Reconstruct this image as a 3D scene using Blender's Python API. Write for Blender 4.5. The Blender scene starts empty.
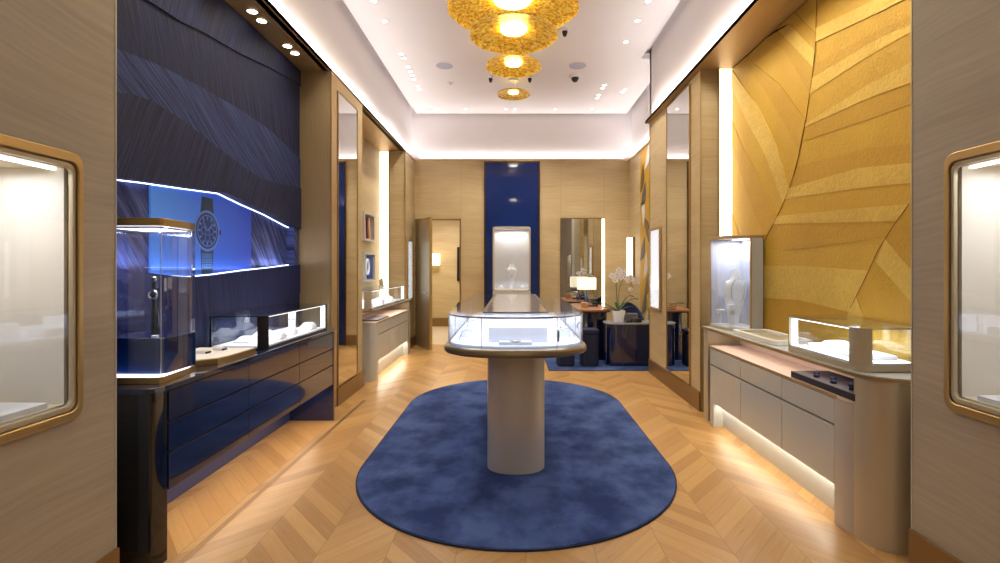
import bpy, bmesh, math, random
from mathutils import Vector, Matrix
random.seed(7)
S = bpy.context.scene
C = S.collection
PI = math.pi

# ------------------------------------------------------------------ camera
cam_d = bpy.data.cameras.new('camera')
cam_d.sensor_width = 36.0
cam_d.lens = 18.0                      # 500 px focal length on a 1000 px frame
cam_d.shift_x = -0.0135
cam_d.shift_y = -0.0135
cam_d.clip_start = 0.02
cam = bpy.data.objects.new('camera', cam_d)
cam.location = (0, 0, 1.4)
cam.rotation_euler = (PI / 2, 0, 0)
C.objects.link(cam)
S.camera = cam

# ------------------------------------------------------------------ world, exposure
W = bpy.data.worlds.new('world'); S.world = W; W.use_nodes = True
W.node_tree.nodes['Background'].inputs[0].default_value = (0.80, 0.86, 1.0, 1)
W.node_tree.nodes['Background'].inputs[1].default_value = 0.6
S.view_settings.view_transform = 'Standard'
S.view_settings.look = 'None'
S.view_settings.gamma = 1.0
S.view_settings.use_curve_mapping = False
S.view_settings.exposure = 0.09
S.cycles.use_denoising = True
S.cycles.max_bounces = 10
S.cycles.diffuse_bounces = 5
S.cycles.glossy_bounces = 5
S.cycles.transparent_max_bounces = 24
S.cycles.sample_clamp_indirect = 6.0
S.cycles.caustics_reflective = False
S.cycles.caustics_refractive = False

ZC = 3.34        # underside of the bronze soffits
ZT = 4.21        # tray ceiling
XL, XR = -1.80, 1.83
YB = 9.10        # back wall

# ------------------------------------------------------------------ lights
def area(name, loc, size, power, col=(1, 1, 1), rot=(0, 0, 0), size_y=None, spread=None):
    d = bpy.data.lights.new(name, 'AREA'); d.energy = power; d.color = col
    d.size = size
    if size_y: d.shape = 'RECTANGLE'; d.size_y = size_y
    if spread: d.spread = spread
    o = bpy.data.objects.new(name, d); o.location = loc; o.rotation_euler = rot; C.objects.link(o)
    return o
def spot(name, loc, power, col=(1, .93, .82), ang=80, blend=.6, rad=.03, to=None):
    d = bpy.data.lights.new(name, 'SPOT'); d.energy = power; d.color = col
    d.spot_size = math.radians(ang); d.spot_blend = blend; d.shadow_soft_size = rad
    o = bpy.data.objects.new(name, d); o.location = loc; C.objects.link(o)
    if to is not None:
        o.rotation_euler = (Vector(to) - Vector(loc)).to_track_quat('-Z', 'Y').to_euler()
    return o
def point(name, loc, power, col=(1, .93, .82), rad=.03):
    d = bpy.data.lights.new(name, 'POINT'); d.energy = power; d.color = col; d.shadow_soft_size = rad
    o = bpy.data.objects.new(name, d); o.location = loc; C.objects.link(o); return o
UP = (PI, 0, 0)
COVE = (1.0, .95, .93)
# cove troughs: upward light behind the bronze lips
area('cove_light_left', (-1.845, 3.3, 3.405), .045, 52, COVE, UP, 11.4)
area('cove_light_right', (1.805, 2.1, 3.405), .03, 42, COVE, UP, 9.0)
area('cove_light_alcove', (2.13, 7.9, 3.405), .03, 10, COVE, UP, 2.3)
area('cove_light_back', (0.15, 9.135, 3.405), 3.7, 15, COVE, UP, .03)
# ceiling downlights
WARM = (1.0, .93, .83)
for (x, y, e) in [(-.5, 1.2, 10), (.5, 1.2, 10), (-.9, 3.1, 42), (.9, 3.1, 42), (-1.15, 4.5, 60), (1.15, 4.5, 60),
               (-1.15, 6.2, 95), (1.15, 6.2, 95), (-1.2, 7.8, 140), (.2, 8.1, 140), (1.45, 7.8, 150)]:
    spot('ceiling_spot_light', (x, y, ZT - .03), e, WARM, 115, .9, .06, (x, y, 0))

# ------------------------------------------------------------------ node helpers
def lin(c):
    r = []
    for v in c:
        v = v / 255.0
        r.append(v / 12.92 if v <= .04045 else ((v + .055) / 1.055) ** 2.4)
    return (r[0], r[1], r[2], 1)
class NT:
    def __init__(s, name):
        s.m = bpy.data.materials.new(name); s.m.use_nodes = True
        s.t = s.m.node_tree; s.n = s.t.nodes; s.l = s.t.links
        s.b = s.n['Principled BSDF']; s.out = s.n['Material Output']
    def put(s, sock, v):
        if hasattr(v, 'links'): s.l.new(v, sock)
        elif v is not None: sock.default_value = v
    def math(s, op, a, b=0.0, c=None):
        n = s.n.new('ShaderNodeMath'); n.operation = op
        s.put(n.inputs[0], a); s.put(n.inputs[1], b)
        if c is not None: s.put(n.inputs[2], c)
        return n.outputs[0]
    def pos(s):
        g = s.n.new('ShaderNodeNewGeometry'); q = s.n.new('ShaderNodeSeparateXYZ')
        s.l.new(g.outputs['Position'], q.inputs[0]); return q.outputs
    def obj(s):
        g = s.n.new('ShaderNodeTexCoord'); q = s.n.new('ShaderNodeSeparateXYZ')
        s.l.new(g.outputs['Object'], q.inputs[0]); return q.outputs
    def vec(s, x, y, z):
        n = s.n.new('ShaderNodeCombineXYZ'); s.put(n.inputs[0], x); s.put(n.inputs[1], y); s.put(n.inputs[2], z)
        return n.outputs[0]
    def noise(s, v, scale=1, detail=3, rough=.5):
        n = s.n.new('ShaderNodeTexNoise'); s.put(n.inputs['Vector'], v)
        n.inputs['Scale'].default_value = scale; n.inputs['Detail'].default_value = detail
        n.inputs['Roughness'].default_value = rough
        return n.outputs['Fac']
    def white(s, v):
        n = s.n.new('ShaderNodeTexWhiteNoise'); n.noise_dimensions = '3D'; s.put(n.inputs['Vector'], v)
        return n.outputs['Value']
    def mix(s, f, a, b):
        n = s.n.new('ShaderNodeMix'); n.data_type = 'RGBA'
        s.put(n.inputs[0], f); s.put(n.inputs[6], a); s.put(n.inputs[7], b)
        return n.outputs[2]
    def ramp(s, f, stops):
        n = s.n.new('ShaderNodeValToRGB'); s.put(n.inputs[0], f)
        e = n.color_ramp.elements
        e[0].position, e[0].color = stops[0]
        e[1].position, e[1].color = stops[-1]
        for p, c in stops[1:-1]:
            k = e.new(p); k.color = c
        return n.outputs[0]
    def bump(s, h, strength=.3, dist=.01):
        n = s.n.new('ShaderNodeBump'); s.put(n.inputs['Height'], h)
        n.inputs['Strength'].default_value = strength; n.inputs['Distance'].default_value = dist
        s.l.new(n.outputs[0], s.b.inputs['Normal'])
    def base(s, c): s.put(s.b.inputs['Base Color'], c)
    def set(s, **k):
        for a, v in k.items(): s.put(s.b.inputs[a.replace('_', ' ')], v)
        return s

def mat(name, c, rough=.5, metal=0, coat=0, emit=None, es=0, vary=.06, scale=9, spec=.5):
    """plain procedural paint: a faint cloudy variation of one colour"""
    n = NT(name); o = n.obj()
    f = n.noise(n.vec(o[0], o[1], o[2]), scale, 3)
    a = lin(c); d = tuple(min(1, v * (1 - vary)) for v in a[:3]) + (1,)
    u = tuple(min(1, v * (1 + vary)) for v in a[:3]) + (1,)
    n.base(n.mix(f, d, u))
    n.set(Roughness=rough, Metallic=metal)
    n.b.inputs['Coat Weight'].default_value = coat
    n.b.inputs['Coat Roughness'].default_value = .03
    n.b.inputs['Specular IOR Level'].default_value = spec
    if emit:
        n.b.inputs['Emission Color'].default_value = lin(emit)
        n.b.inputs['Emission Strength'].default_value = es
    return n.m
def brushed(name, c, rough=.32, axis=2, scale=140):
    n = NT(name); o = n.pos()
    v = [n.math('MULTIPLY', o[i], 3.0 if i == axis else float(scale)) for i in range(3)]
    f = n.noise(n.vec(*v), 1, 2)
    a = lin(c)
    n.base(n.mix(f, tuple(v * .8 for v in a[:3]) + (1,), tuple(min(1, v * 1.15) for v in a[:3]) + (1,)))
    n.set(Metallic=.6, Roughness=n.math('MULTIPLY_ADD', f, .18, rough - .09))
    return n.m
def veneer(name, c1, c2, rough=.5, zfreq=70):
    n = NT(name); o = n.pos()
    warp = n.noise(n.vec(o[0], o[1], o[2]), .9, 2)
    zz = n.math('MULTIPLY_ADD', warp, .25, o[2])
    fine = n.noise(n.vec(n.math('MULTIPLY', o[0], 2.2), n.math('MULTIPLY', o[1], 2.2), n.math('MULTIPLY', zz, float(zfreq))), 1, 4, .6)
    broad = n.noise(n.vec(n.math('MULTIPLY', o[0], .8), n.math('MULTIPLY', o[1], .8), n.math('MULTIPLY', zz, 6.0)), 1, 3)
    f = n.math('ADD', n.math('MULTIPLY', fine, .6), n.math('MULTIPLY', broad, .5))
    n.base(n.ramp(f, [(.3, lin(c1)), (.75, lin(c2))]))
    n.set(Roughness=rough)
    n.bump(fine, .15, .002)
    return n.m
def glass(name, tint=(.96, .98, 1.0), gloss=.9):
    n = NT(name); n.n.remove(n.b)
    tr = n.n.new('ShaderNodeBsdfTransparent'); tr.inputs[0].default_value = (*tint, 1)
    gl = n.n.new('ShaderNodeBsdfGlossy'); gl.inputs['Roughness'].default_value = .02
    gl.inputs['Color'].default_value = (gloss, gloss, gloss, 1)
    lw = n.n.new('ShaderNodeLayerWeight'); lw.inputs['Blend'].default_value = .5
    fr = n.n.new('ShaderNodeMath'); fr.operation = 'MULTIPLY_ADD'
    pw = n.n.new('ShaderNodeMath'); pw.operation = 'POWER'; n.l.new(lw.outputs['Facing'], pw.inputs[0]); pw.inputs[1].default_value = 5.0
    n.l.new(pw.outputs[0], fr.inputs[0]); fr.inputs[1].default_value = .94; fr.inputs[2].default_value = .045
    mx = n.n.new('ShaderNodeMixShader')
    n.l.new(fr.outputs[0], mx.inputs[0]); n.l.new(tr.outputs[0], mx.inputs[1]); n.l.new(gl.outputs[0], mx.inputs[2])
    n.l.new(mx.outputs[0], n.out.inputs[0])
    return n.m
def stripes(name, ang, dark, light, freq=55, rough=.62):
    """thin combed lines at an angle in the plane of the side wall"""
    n = NT(name); o = n.pos(); a = math.radians(ang)
    wob = n.noise(n.vec(o[0], o[1], o[2]), 1.2, 2)
    along = n.math('ADD', n.math('MULTIPLY', o[1], math.cos(a)), n.math('MULTIPLY', o[2], math.sin(a)))
    acr = n.math('ADD', n.math('MULTIPLY', o[1], -math.sin(a)), n.math('MULTIPLY', o[2], math.cos(a)))
    acr = n.math('MULTIPLY_ADD', wob, .10, acr)
    f = n.noise(n.vec(n.math('MULTIPLY', along, 1.6), n.math('MULTIPLY', acr, float(freq)), 0.0), 1, 3, .7)
    n.base(n.ramp(f, [(.40, lin(dark)), (.52, tuple((a_ + b_) / 2 for a_, b_ in zip(lin(dark), lin(light)))), (.66, lin(light))]))
    n.set(Roughness=rough)
    n.b.inputs['Specular IOR Level'].default_value = .25
    n.bump(f, .6, .004)
    return n.m
def hammered(name, c1, c2, scale=55, strength=.9, rough=.35, metal=.75, stretch=1.0):
    n = NT(name); o = n.pos()
    v = n.vec(o[0], o[1], n.math('MULTIPLY', o[2], stretch))
    f = n.noise(v, scale, 4, .65); g = n.noise(v, 2.2, 4, .6)
    n.base(n.mix(n.math('MULTIPLY_ADD', f, .35, n.math('MULTIPLY', g, .65)), lin(c1), lin(c2)))
    n.set(Roughness=rough, Metallic=metal)
    n.bump(f, strength, .006)
    return n.m

M = {}
M['veneer'] = veneer('beige_veneer', (170, 148, 108), (203, 182, 140))
M['veneer_dim'] = veneer('veneer_in_cool_dim_light', (150, 140, 124), (176, 165, 148), .6, 60)  # veneer greyed: the cooler, dimmer light on the near piers put into colour
M['plaster'] = mat('white_plaster', (226, 221, 222), .85, vary=.02, scale=3)
M['bronze'] = brushed('brushed_bronze', (190, 160, 112), .42)
M['bronze_h'] = brushed('brushed_bronze_lengthwise', (196, 164, 114), .45, axis=1)
M['brass'] = mat('satin_brass', (176, 146, 90), .3, metal=.85, vary=.05, scale=4)
M['gold_frame'] = mat('gold_frame', (186, 158, 104), .36, metal=.8, vary=.04, scale=3)
M['base_bronze'] = mat('bronze_baseboard', (138, 108, 68), .35, metal=.5, vary=.08)
M['dark'] = mat('shadow_gap', (30, 26, 24), .7)
M['navy'] = mat('navy_lacquer', (10, 24, 66), .12, coat=1, vary=.1)
M['navy_dark'] = mat('dark_navy_lacquer', (6, 10, 26), .1, coat=1, vary=.1)
M['navy_soft'] = mat('navy_upholstery', (20, 28, 58), .85, vary=.2, scale=40)
M['greige'] = mat('greige_lacquer', (184, 185, 180), .28, coat=.4, vary=.03)
M['column'] = mat('pearl_column', (190, 182, 172), .33, coat=.3, vary=.03, metal=.15)
M['champagne'] = mat('champagne_metal', (188, 176, 150), .38, metal=.35, vary=.03, scale=3)
M['white'] = mat('white_display_lining', (240, 241, 246), .6, vary=.02)
M['white_silk'] = mat('white_silk', (246, 246, 250), .45, vary=.03)
M['linen'] = mat('linen_lining', (226, 214, 192), .8, vary=.04)
M['black'] = mat('black_metal', (12, 12, 16), .3, vary=.1)
M['silver'] = mat('silver', (215, 218, 225), .18, metal=1)
M['diamond'] = mat('bright_stones', (240, 244, 255), .08, metal=.9)
M['glass'] = glass('clear_glass')
M['glass_blue'] = glass('blue_tinted_glass', (.93, .95, 1.0))
M['mirror'] = mat('mirror_silvering', (228, 228, 224), .015, metal=1, vary=.0)
M['led_warm'] = mat('warm_led_diffuser', (255, 246, 226), .5, emit=(255, 240, 214), es=2.2)
M['led_cool'] = mat('cool_led_diffuser', (235, 240, 255), .5, emit=(205, 215, 255), es=4)
M['led_white'] = mat('white_led_diffuser', (255, 255, 255), .5, emit=(255, 252, 246), es=2.5)
M['lens'] = mat('spotlight_lens', (255, 255, 255), .5, emit=(255, 248, 236), es=9)
M['leaf'] = mat('orchid_leaf', (48, 84, 40), .4, vary=.2)
M['petal'] = mat('orchid_petal', (252, 248, 246), .6, vary=.05)
M['wood'] = veneer('red_brown_desk_wood', (120, 70, 44), (168, 108, 70), .3, 40)
M['tile'] = mat('corridor_tile', (214, 200, 172), .3, vary=.1, scale=2)

def floor_mat():
    n = NT('chevron_oak_parquet'); o = n.pos()
    w, per = .34, .132
    u = n.math('DIVIDE', n.math('SUBTRACT', o[0], 1.08 - .34 * 20), w)
    k = n.math('FLOOR', u); f = n.math('SUBTRACT', u, k)
    odd = n.math('MODULO', k, 2.0)
    ff = n.math('ADD', n.math('MULTIPLY', odd, n.math('SUBTRACT', 1.0, f)), n.math('MULTIPLY', n.math('SUBTRACT', 1.0, odd), f))
    t = n.math('DIVIDE', n.math('SUBTRACT', n.math('ADD', o[1], 20.0), n.math('MULTIPLY', ff, w * 1.12)), per)
    i = n.math('FLOOR', t); g = n.math('SUBTRACT', t, i)
    rnd = n.white(n.vec(k, i, 0.0)); rnd2 = n.white(n.vec(i, k, 3.0))
    sgn = n.math('SUBTRACT', 1.0, n.math('MULTIPLY', odd, 2.0))
    along = n.math('ADD', n.math('MULTIPLY', o[0], sgn), o[1])
    off = n.math('MULTIPLY', rnd2, 37.0)
    gr = n.noise(n.vec(n.math('ADD', n.math('MULTIPLY', along, 2.4), off), n.math('MULTIPLY', g, 5.0), off), 1.0, 5, .62)
    fine = n.noise(n.vec(n.math('MULTIPLY', along, 8.0), n.math('MULTIPLY', g, 26.0), off), 1.0, 3, .6)
    tone = n.math('ADD', n.math('MULTIPLY_ADD', rnd, .36, .07), n.math('ADD', n.math('MULTIPLY', gr, .42), n.math('MULTIPLY', fine, .18)))
    col = n.ramp(tone, [(.15, lin((138, 98, 52))), (.5, lin((174, 132, 80))), (.9, lin((200, 160, 102)))])
    e1 = n.math('LESS_THAN', g, .018); e2 = n.math('GREATER_THAN', g, .985)
    e3 = n.math('LESS_THAN', f, .006); e4 = n.math('GREATER_THAN', f, .994)
    edge = n.math('MINIMUM', n.math('ADD', n.math('ADD', e1, e2), n.math('ADD', e3, e4)), 1.0)
    n.base(n.mix(n.math('MULTIPLY', edge, .45), col, lin((96, 60, 30))))
    n.set(Roughness=n.math('MULTIPLY_ADD', gr, .18, .22))
    n.b.inputs['Specular IOR Level'].default_value = .45
    n.bump(n.math('SUBTRACT', fine, edge), .12, .003)
    return n.m
M['floor'] = floor_mat()
def carpet_mat(name, a, b):
    n = NT(name); o = n.pos()
    v = n.vec(o[0], n.math('MULTIPLY', o[1], .8), o[2])
    big = n.noise(v, 3.2, 5, .62); fine = n.noise(v, 220, 2)
    n.base(n.ramp(n.math('ADD', n.math('MULTIPLY', big, .85), n.math('MULTIPLY', fine, .15)), [(.40, lin(a)), (.60, lin(b))]))
    n.set(Roughness=1.0); n.b.inputs['Sheen Weight'].default_value = .5
    n.b.inputs['Sheen Tint'].default_value = lin((120, 145, 220))
    n.b.inputs['Specular IOR Level'].default_value = .1
    n.bump(fine, .6, .004)
    return n.m
M['rug'] = carpet_mat('blue_pile_rug', (34, 46, 84), (74, 92, 138))
M['rug_edge'] = mat('rug_edge', (22, 32, 66), .95)
def leaf_gold():
    n = NT('crumpled_gold_leaf'); o = n.obj()
    f = n.noise(n.vec(o[0], o[1], n.math('MULTIPLY', o[2], 1.0)), 30, 5, .7)
    n.base(n.ramp(f, [(.36, lin((180, 124, 8))), (.5, lin((246, 196, 44))), (.62, lin((255, 242, 150)))]))
    n.set(Roughness=.42, Metallic=.3); n.bump(f, .8, .012); return n.m
M['leaf_gold'] = leaf_gold()
M['gold_plain'] = hammered('gold_plaster_smooth', (172, 130, 28), (214, 174, 62), 46, .7, .5, .35, 1)
M['gold_plain2'] = hammered('gold_plaster_smooth_deep', (164, 122, 22), (206, 164, 54), 52, .8, .5, .35, 1)
M['gold_rough'] = hammered('gold_plaster_hammered', (150, 110, 22), (248, 214, 104), 36, 1.0, .42, .4, 1)
M['gold_seam'] = mat('gold_seam', (120, 86, 24), .5, metal=.4)
M['blue_art'] = None

# ------------------------------------------------------------------ geometry helpers
class B:
    def __init__(s): s.bm = bmesh.new(); s.mi = 0
    def _f(s, vs):
        try:
            f = s.bm.faces.new(vs); f.material_index = s.mi; return f
        except ValueError: return None
    def box(s, x0, x1, y0, y1, z0, z1):
        v = [s.bm.verts.new(p) for p in [(x0,y0,z0),(x1,y0,z0),(x1,y1,z0),(x0,y1,z0),(x0,y0,z1),(x1,y0,z1),(x1,y1,z1),(x0,y1,z1)]]
        for q in [(0,3,2,1),(4,5,6,7),(0,1,5,4),(1,2,6,5),(2,3,7,6),(3,0,4,7)]: s._f([v[i] for i in q])
        return s
    def prism(s, pts, ax, a, b):
        def P(p, h): return {'z': (p[0], p[1], h), 'x': (h, p[0], p[1]), 'y': (p[0], h, p[1])}[ax]
        lo = [s.bm.verts.new(P(p, a)) for p in pts]; hi = [s.bm.verts.new(P(p, b)) for p in pts]
        n = len(pts)
        s._f(lo[::-1]); s._f(hi)
        for i in range(n): s._f([lo[i], lo[(i+1) % n], hi[(i+1) % n], hi[i]])
        return s
    def ring(s, po, pi, ax, a, b):
        def P(p, h): return {'z': (p[0], p[1], h), 'x': (h, p[0], p[1]), 'y': (p[0], h, p[1])}[ax]
        n = len(po)
        L = [[s.bm.verts.new(P(p, h)) for p in q] for q in (po, pi) for h in (a, b)]
        ol, oh, il, ih = L
        for i in range(n):
            j = (i + 1) % n
            s._f([ol[i], ol[j], oh[j], oh[i]]); s._f([il[j], il[i], ih[i], ih[j]])
            s._f([oh[i], oh[j], ih[j], ih[i]]); s._f([ol[j], ol[i], il[i], il[j]])
        return s
    def strip(s, po, pi, ax, a, b):
        """open ribbon between two polylines, extruded"""
        return s.prism(list(po) + list(pi)[::-1], ax, a, b)
    def loft(s, secs, n=24, cap=True, closed=False):
        """secs: list of lists of 3D points (same count)"""
        R = [[s.bm.verts.new(p) for p in q] for q in secs]; m = len(R[0])
        for a, b in zip(R, R[1:]):
            for i in range(m): s._f([a[i], a[(i+1) % m], b[(i+1) % m], b[i]])
        if cap: s._f(R[0][::-1]); s._f(R[-1])
        return s
    def lathe(s, prof, c=(0,0,0), n=32, sx=1, sy=1, cap=True):
        return s.loft([[(c[0]+r*sx*math.cos(2*PI*k/n), c[1]+r*sy*math.sin(2*PI*k/n), c[2]+z) for k in range(n)] for r, z in prof], cap=cap)
    def tube(s, pts, r, n=8, closed=False):
        pts = [Vector(p) for p in pts]; secs = []; up = None; N = len(pts)
        for i, p in enumerate(pts):
            if closed: t = pts[(i+1) % N] - pts[i-1]
            else: t = pts[min(i+1, N-1)] - pts[max(i-1, 0)]
            t.normalize()
            if up is None:
                up = Vector((0,0,1)) if abs(t.z) < .9 else Vector((1,0,0))
            a = t.cross(up).normalized(); b = a.cross(t).normalized(); up = b
            rr = r[i] if isinstance(r, (list, tuple)) else r
            secs.append([tuple(p + a*rr*math.cos(2*PI*k/n) + b*rr*math.sin(2*PI*k/n)) for k in range(n)])
        if closed:
            R = [[s.bm.verts.new(p) for p in q] for q in secs]
            for i in range(N):
                A, Bq = R[i], R[(i+1) % N]
                for k in range(n): s._f([A[k], A[(k+1) % n], Bq[(k+1) % n], Bq[k]])
            return s
        return s.loft(secs)
    def cyl(s, p, q, r, n=16): return s.tube([p, q], r, n)
    def ball(s, c, r, sx=1, sy=1, sz=1, n=12):
        return s.lathe([(max(.0001, r*math.sin(PI*k/n)), -r*math.cos(PI*k/n)*sz) for k in range(n+1)], c, max(8, n), sx, sy)
    def torus(s, c, R, r, axis='z', n=24, m=8, sx=1, sy=1):
        P = []
        for k in range(n):
            a = 2*PI*k/n; u, v = R*sx*math.cos(a), R*sy*math.sin(a)
            P.append({'z': (c[0]+u, c[1]+v, c[2]), 'x': (c[0], c[1]+u, c[2]+v), 'y': (c[0]+u, c[1], c[2]+v)}[axis])
        return s.tube(P, r, m, closed=True)

def rrect(x0, x1, y0, y1, r, n=6):
    P = []
    for cx, cy, a0 in [(x1-r, y0+r, -90), (x1-r, y1-r, 0), (x0+r, y1-r, 90), (x0+r, y0+r, 180)]:
        for k in range(n+1):
            a = math.radians(a0 + 90*k/n); P.append((cx + r*math.cos(a), cy + r*math.sin(a)))
    return P
def pill(cx, hw, y0, y1, cap, e=2.0, n=14):
    """long rounded footprint with curved caps at both ends"""
    P = []
    for k in range(2*n+1):
        a = -PI/2 + PI*k/(2*n); sn, cs = math.sin(a), math.cos(a)
        P.append((cx + hw*math.copysign(abs(sn)**(2/e), sn), y0 + cap - cap*abs(cs)**(2/e)))
    for k in range(2*n+1):
        a = PI/2 - PI*k/(2*n); sn, cs = math.sin(a), math.cos(a)
        P.append((cx + hw*math.copysign(abs(sn)**(2/e), sn), y1 - cap + cap*abs(cs)**(2/e)))
    return P
def shrink(P, d):
    """offset a footprint inward"""
    n = len(P); cx = sum(p[0] for p in P)/n; cy = sum(p[1] for p in P)/n
    hx = max(abs(p[0]-cx) for p in P); hy = max(abs(p[1]-cy) for p in P)
    return [(cx+(p[0]-cx)*(hx-d)/hx, cy+(p[1]-cy)*(hy-d)/hy) for p in P]

WLOC = {}
def mk(name, b, m, bevel=0, smooth=True, bseg=2, off=(0,0,0)):
    bm = b.bm
    bmesh.ops.remove_doubles(bm, verts=bm.verts, dist=1e-6)
    bmesh.ops.recalc_face_normals(bm, faces=bm.faces)
    if any(off): bmesh.ops.translate(bm, verts=bm.verts, vec=(-off[0], -off[1], -off[2]))
    me = bpy.data.meshes.new(name); bm.to_mesh(me); bm.free()
    for q in (m if isinstance(m, (list, tuple)) else [m]): me.materials.append(q)
    if smooth:
        me.shade_smooth(); me.set_sharp_from_angle(angle=math.radians(32))
    o = bpy.data.objects.new(name, me); C.objects.link(o); o.location = off
    if bevel:
        d = o.modifiers.new('bevel', 'BEVEL'); d.width = bevel; d.segments = bseg; d.limit_method = 'ANGLE'
        d.angle_limit = math.radians(40)
    return o
def thing(name, label, cat, loc=(0,0,0), group=None):
    o = bpy.data.objects.new(name, None); o.location = loc; C.objects.link(o)
    o.empty_display_size = .05
    o['label'] = label; o['category'] = cat
    if group: o['group'] = group
    WLOC[o.name] = Vector(loc)
    return o
def part(name, b, m, parent, bevel=0, label=None, kind=None, smooth=True):
    """b is in world coordinates; the parent chain has no rotation"""
    off = WLOC.get(parent.name, Vector((0,0,0)))
    o = mk(name, b, m, bevel, smooth, off=tuple(off)); o.parent = parent; o.location = (0,0,0)
    WLOC[o.name] = Vector(off)
    if label: o['label'] = label
    if kind: o['kind'] = kind
    return o
def solo(name, b, m, label, cat, group=None, bevel=0, kind=None, smooth=True):
    vs = [v.co for v in b.bm.verts]
    off = ((min(v.x for v in vs)+max(v.x for v in vs))/2, (min(v.y for v in vs)+max(v.y for v in vs))/2, min(v.z for v in vs))
    o = mk(name, b, m, bevel, smooth, off=off); WLOC[o.name] = Vector(off)
    o['label'] = label; o['category'] = cat
    if group: o['group'] = group
    if kind: o['kind'] = kind
    return o
def st(name, b, m, parent=None, bevel=0, smooth=True):
    o = mk(name, b, m, bevel, smooth)
    if parent: o.parent = parent
    else: o['kind'] = 'structure'
    return o
def dup(root, loc, label=None, rotz=None, group=None, scale=None):
    r = root.copy(); C.objects.link(r); r.location = loc
    if rotz is not None: r.rotation_euler = (0, 0, rotz)
    if scale: r.scale = (scale,)*3
    if label: r['label'] = label
    if group: r['group'] = group
    for ch in list(root.children):
        c = ch.copy(); C.objects.link(c); c.parent = r
        for g in list(ch.children):
            d = g.copy(); C.objects.link(d); d.parent = c
    return r
def onx(px, py, X):
    """photo point on the plane x = X -> (y, z)"""
    d = X * 500.0 / (px - 513.5); return (d, 1.4 + (268 - py) * d / 500.0)
_t = [0]
def trim(b, m, bevel=0):
    _t[0] += 1
    return st('trim_%d' % _t[0], b, m, bevel=bevel)

# ================================================================== THE ROOM
YN = -2.6
b = B(); b.box(-2.6, 2.6, YN, 9.16, -.06, 0); st('floor', b, M['floor'])
b = B(); b.box(-2.7, -.4, 9.16, 12.2, -.06, 0); st('floor', b, M['tile'])
# ceiling tray: slab with shadow slots beside it, deck above
b = B(); b.box(-1.765, 1.72, YN, 9.10, ZT, ZT+.08); b.box(1.72, 2.06, 6.72, 9.10, ZT, ZT+.08); st('ceiling', b, M['plaster'])
b = B(); b.box(-2.7, 2.7, YN, 9.4, 4.34, 4.42); st('ceiling', b, M['plaster'])
# fascias above the coves
b = B(); b.box(-1.95, -1.87, YN, 9.16, 3.38, 4.36); st('wall_left', b, M['plaster'])
b = B(); b.box(1.835, 1.92, YN, 6.72, 3.38, 4.36); b.box(1.835, 2.18, 6.66, 6.72, 3.38, 4.36)
b.box(2.16, 2.25, 6.66, 9.16, 3.38, 4.36); st('wall_right', b, M['plaster'])
b = B(); b.box(-1.95, 2.25, 9.155, 9.25, 3.38, 4.36); st('wall_back', b, M['plaster'])
# bronze soffits over the side niches and their lips, carrying the cove troughs
b = B(); b.box(-2.6, -1.81, 2.16, 8.30, ZC, ZC+.04); b.box(-1.823, -1.81, YN, YB, ZC-.001, ZC+.035); b.box(-1.87, -1.81, YN, YB, ZC, ZC+.04)
trim(b, M['bronze_h'])
b = B(); b.box(1.772, 2.6, YN, 6.72, ZC, ZC+.04); b.box(1.772, 1.785, YN, 6.72, ZC-.001, ZC+.035)
trim(b, M['bronze_h'])
b = B(); b.box(2.10, 2.3, 6.72, YB, ZC, ZC+.04); b.box(-1.81, 2.12, YB-.005, 9.2, ZC, ZC+.04); b.box(-1.81, 2.12, YB-.01, YB+.002, ZC-.001, ZC+.035)
trim(b, M['bronze_h'])

# ---- left side, near to far
def hole_wall(x0, x1, ya, yb, h):     # h = (y0, y1, z0, z1)
    b = B()
    h = (h[0]-.022, h[1]+.022, h[2]-.022, h[3]+.022)
    b.box(x0, x1, ya, h[0], 0, ZC); b.box(x0, x1, h[1], yb, 0, ZC)
    b.box(x0, x1, h[0], h[1], 0, h[2]); b.box(x0, x1, h[0], h[1], h[3], ZC); return b
LV = (1.02, 1.95, .87, 1.79)
RV = (1.10, 2.10, .86, 1.825)
st('wall_left', hole_wall(-1.98, -1.72, YN, 2.16, LV), M['veneer_dim'])
b = B(); b.box(-2.6, -1.80, 2.10, 2.158, 0, ZC); st('wall_left', b, M['navy_dark'])
b = B(); b.box(-1.8, -1.717, 2.158, 2.164, 0, ZC); trim(b, M['greige'])
st('wall_right', hole_wall(1.85, 2.12, YN, 2.32, RV), M['veneer_dim'])
b = B(); b.box(1.93, 2.6, 2.26, 2.318, 0, ZC); st('wall_right', b, M['gold_plain2'])
b = B(); b.box(1.847, 1.93, 2.318, 2.324, 0, ZC); trim(b, M['greige'])
# side shells
b = B(); b.box(-2.6, -1.25, YN-.1, YN, 0, 4.4); b.box(1.25, 2.6, YN-.1, YN, 0, 4.4); b.box(-1.25, 1.25, YN-.1, YN, 2.75, 4.4); st('wall_front', b, M['veneer'])
b = B(); b.box(-6, 6, -9, YN, -.06, -.001); st('floor', b, M['tile'])
b = B(); b.box(-6, 6, -9.1, -9, 0, 5); st('wall_front', b, M['veneer'])
area('arcade_light', (0, -5, 3.6), 3, 140, (1, .95, .88))
b = B(); b.box(-2.6, -2.5, YN, 9.2, 0, ZC+.1); st('wall_left', b, M['dark'])
b = B(); b.box(2.5, 2.6, YN, 9.2, 0, ZC+.1); st('wall_right', b, M['dark'])

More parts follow.
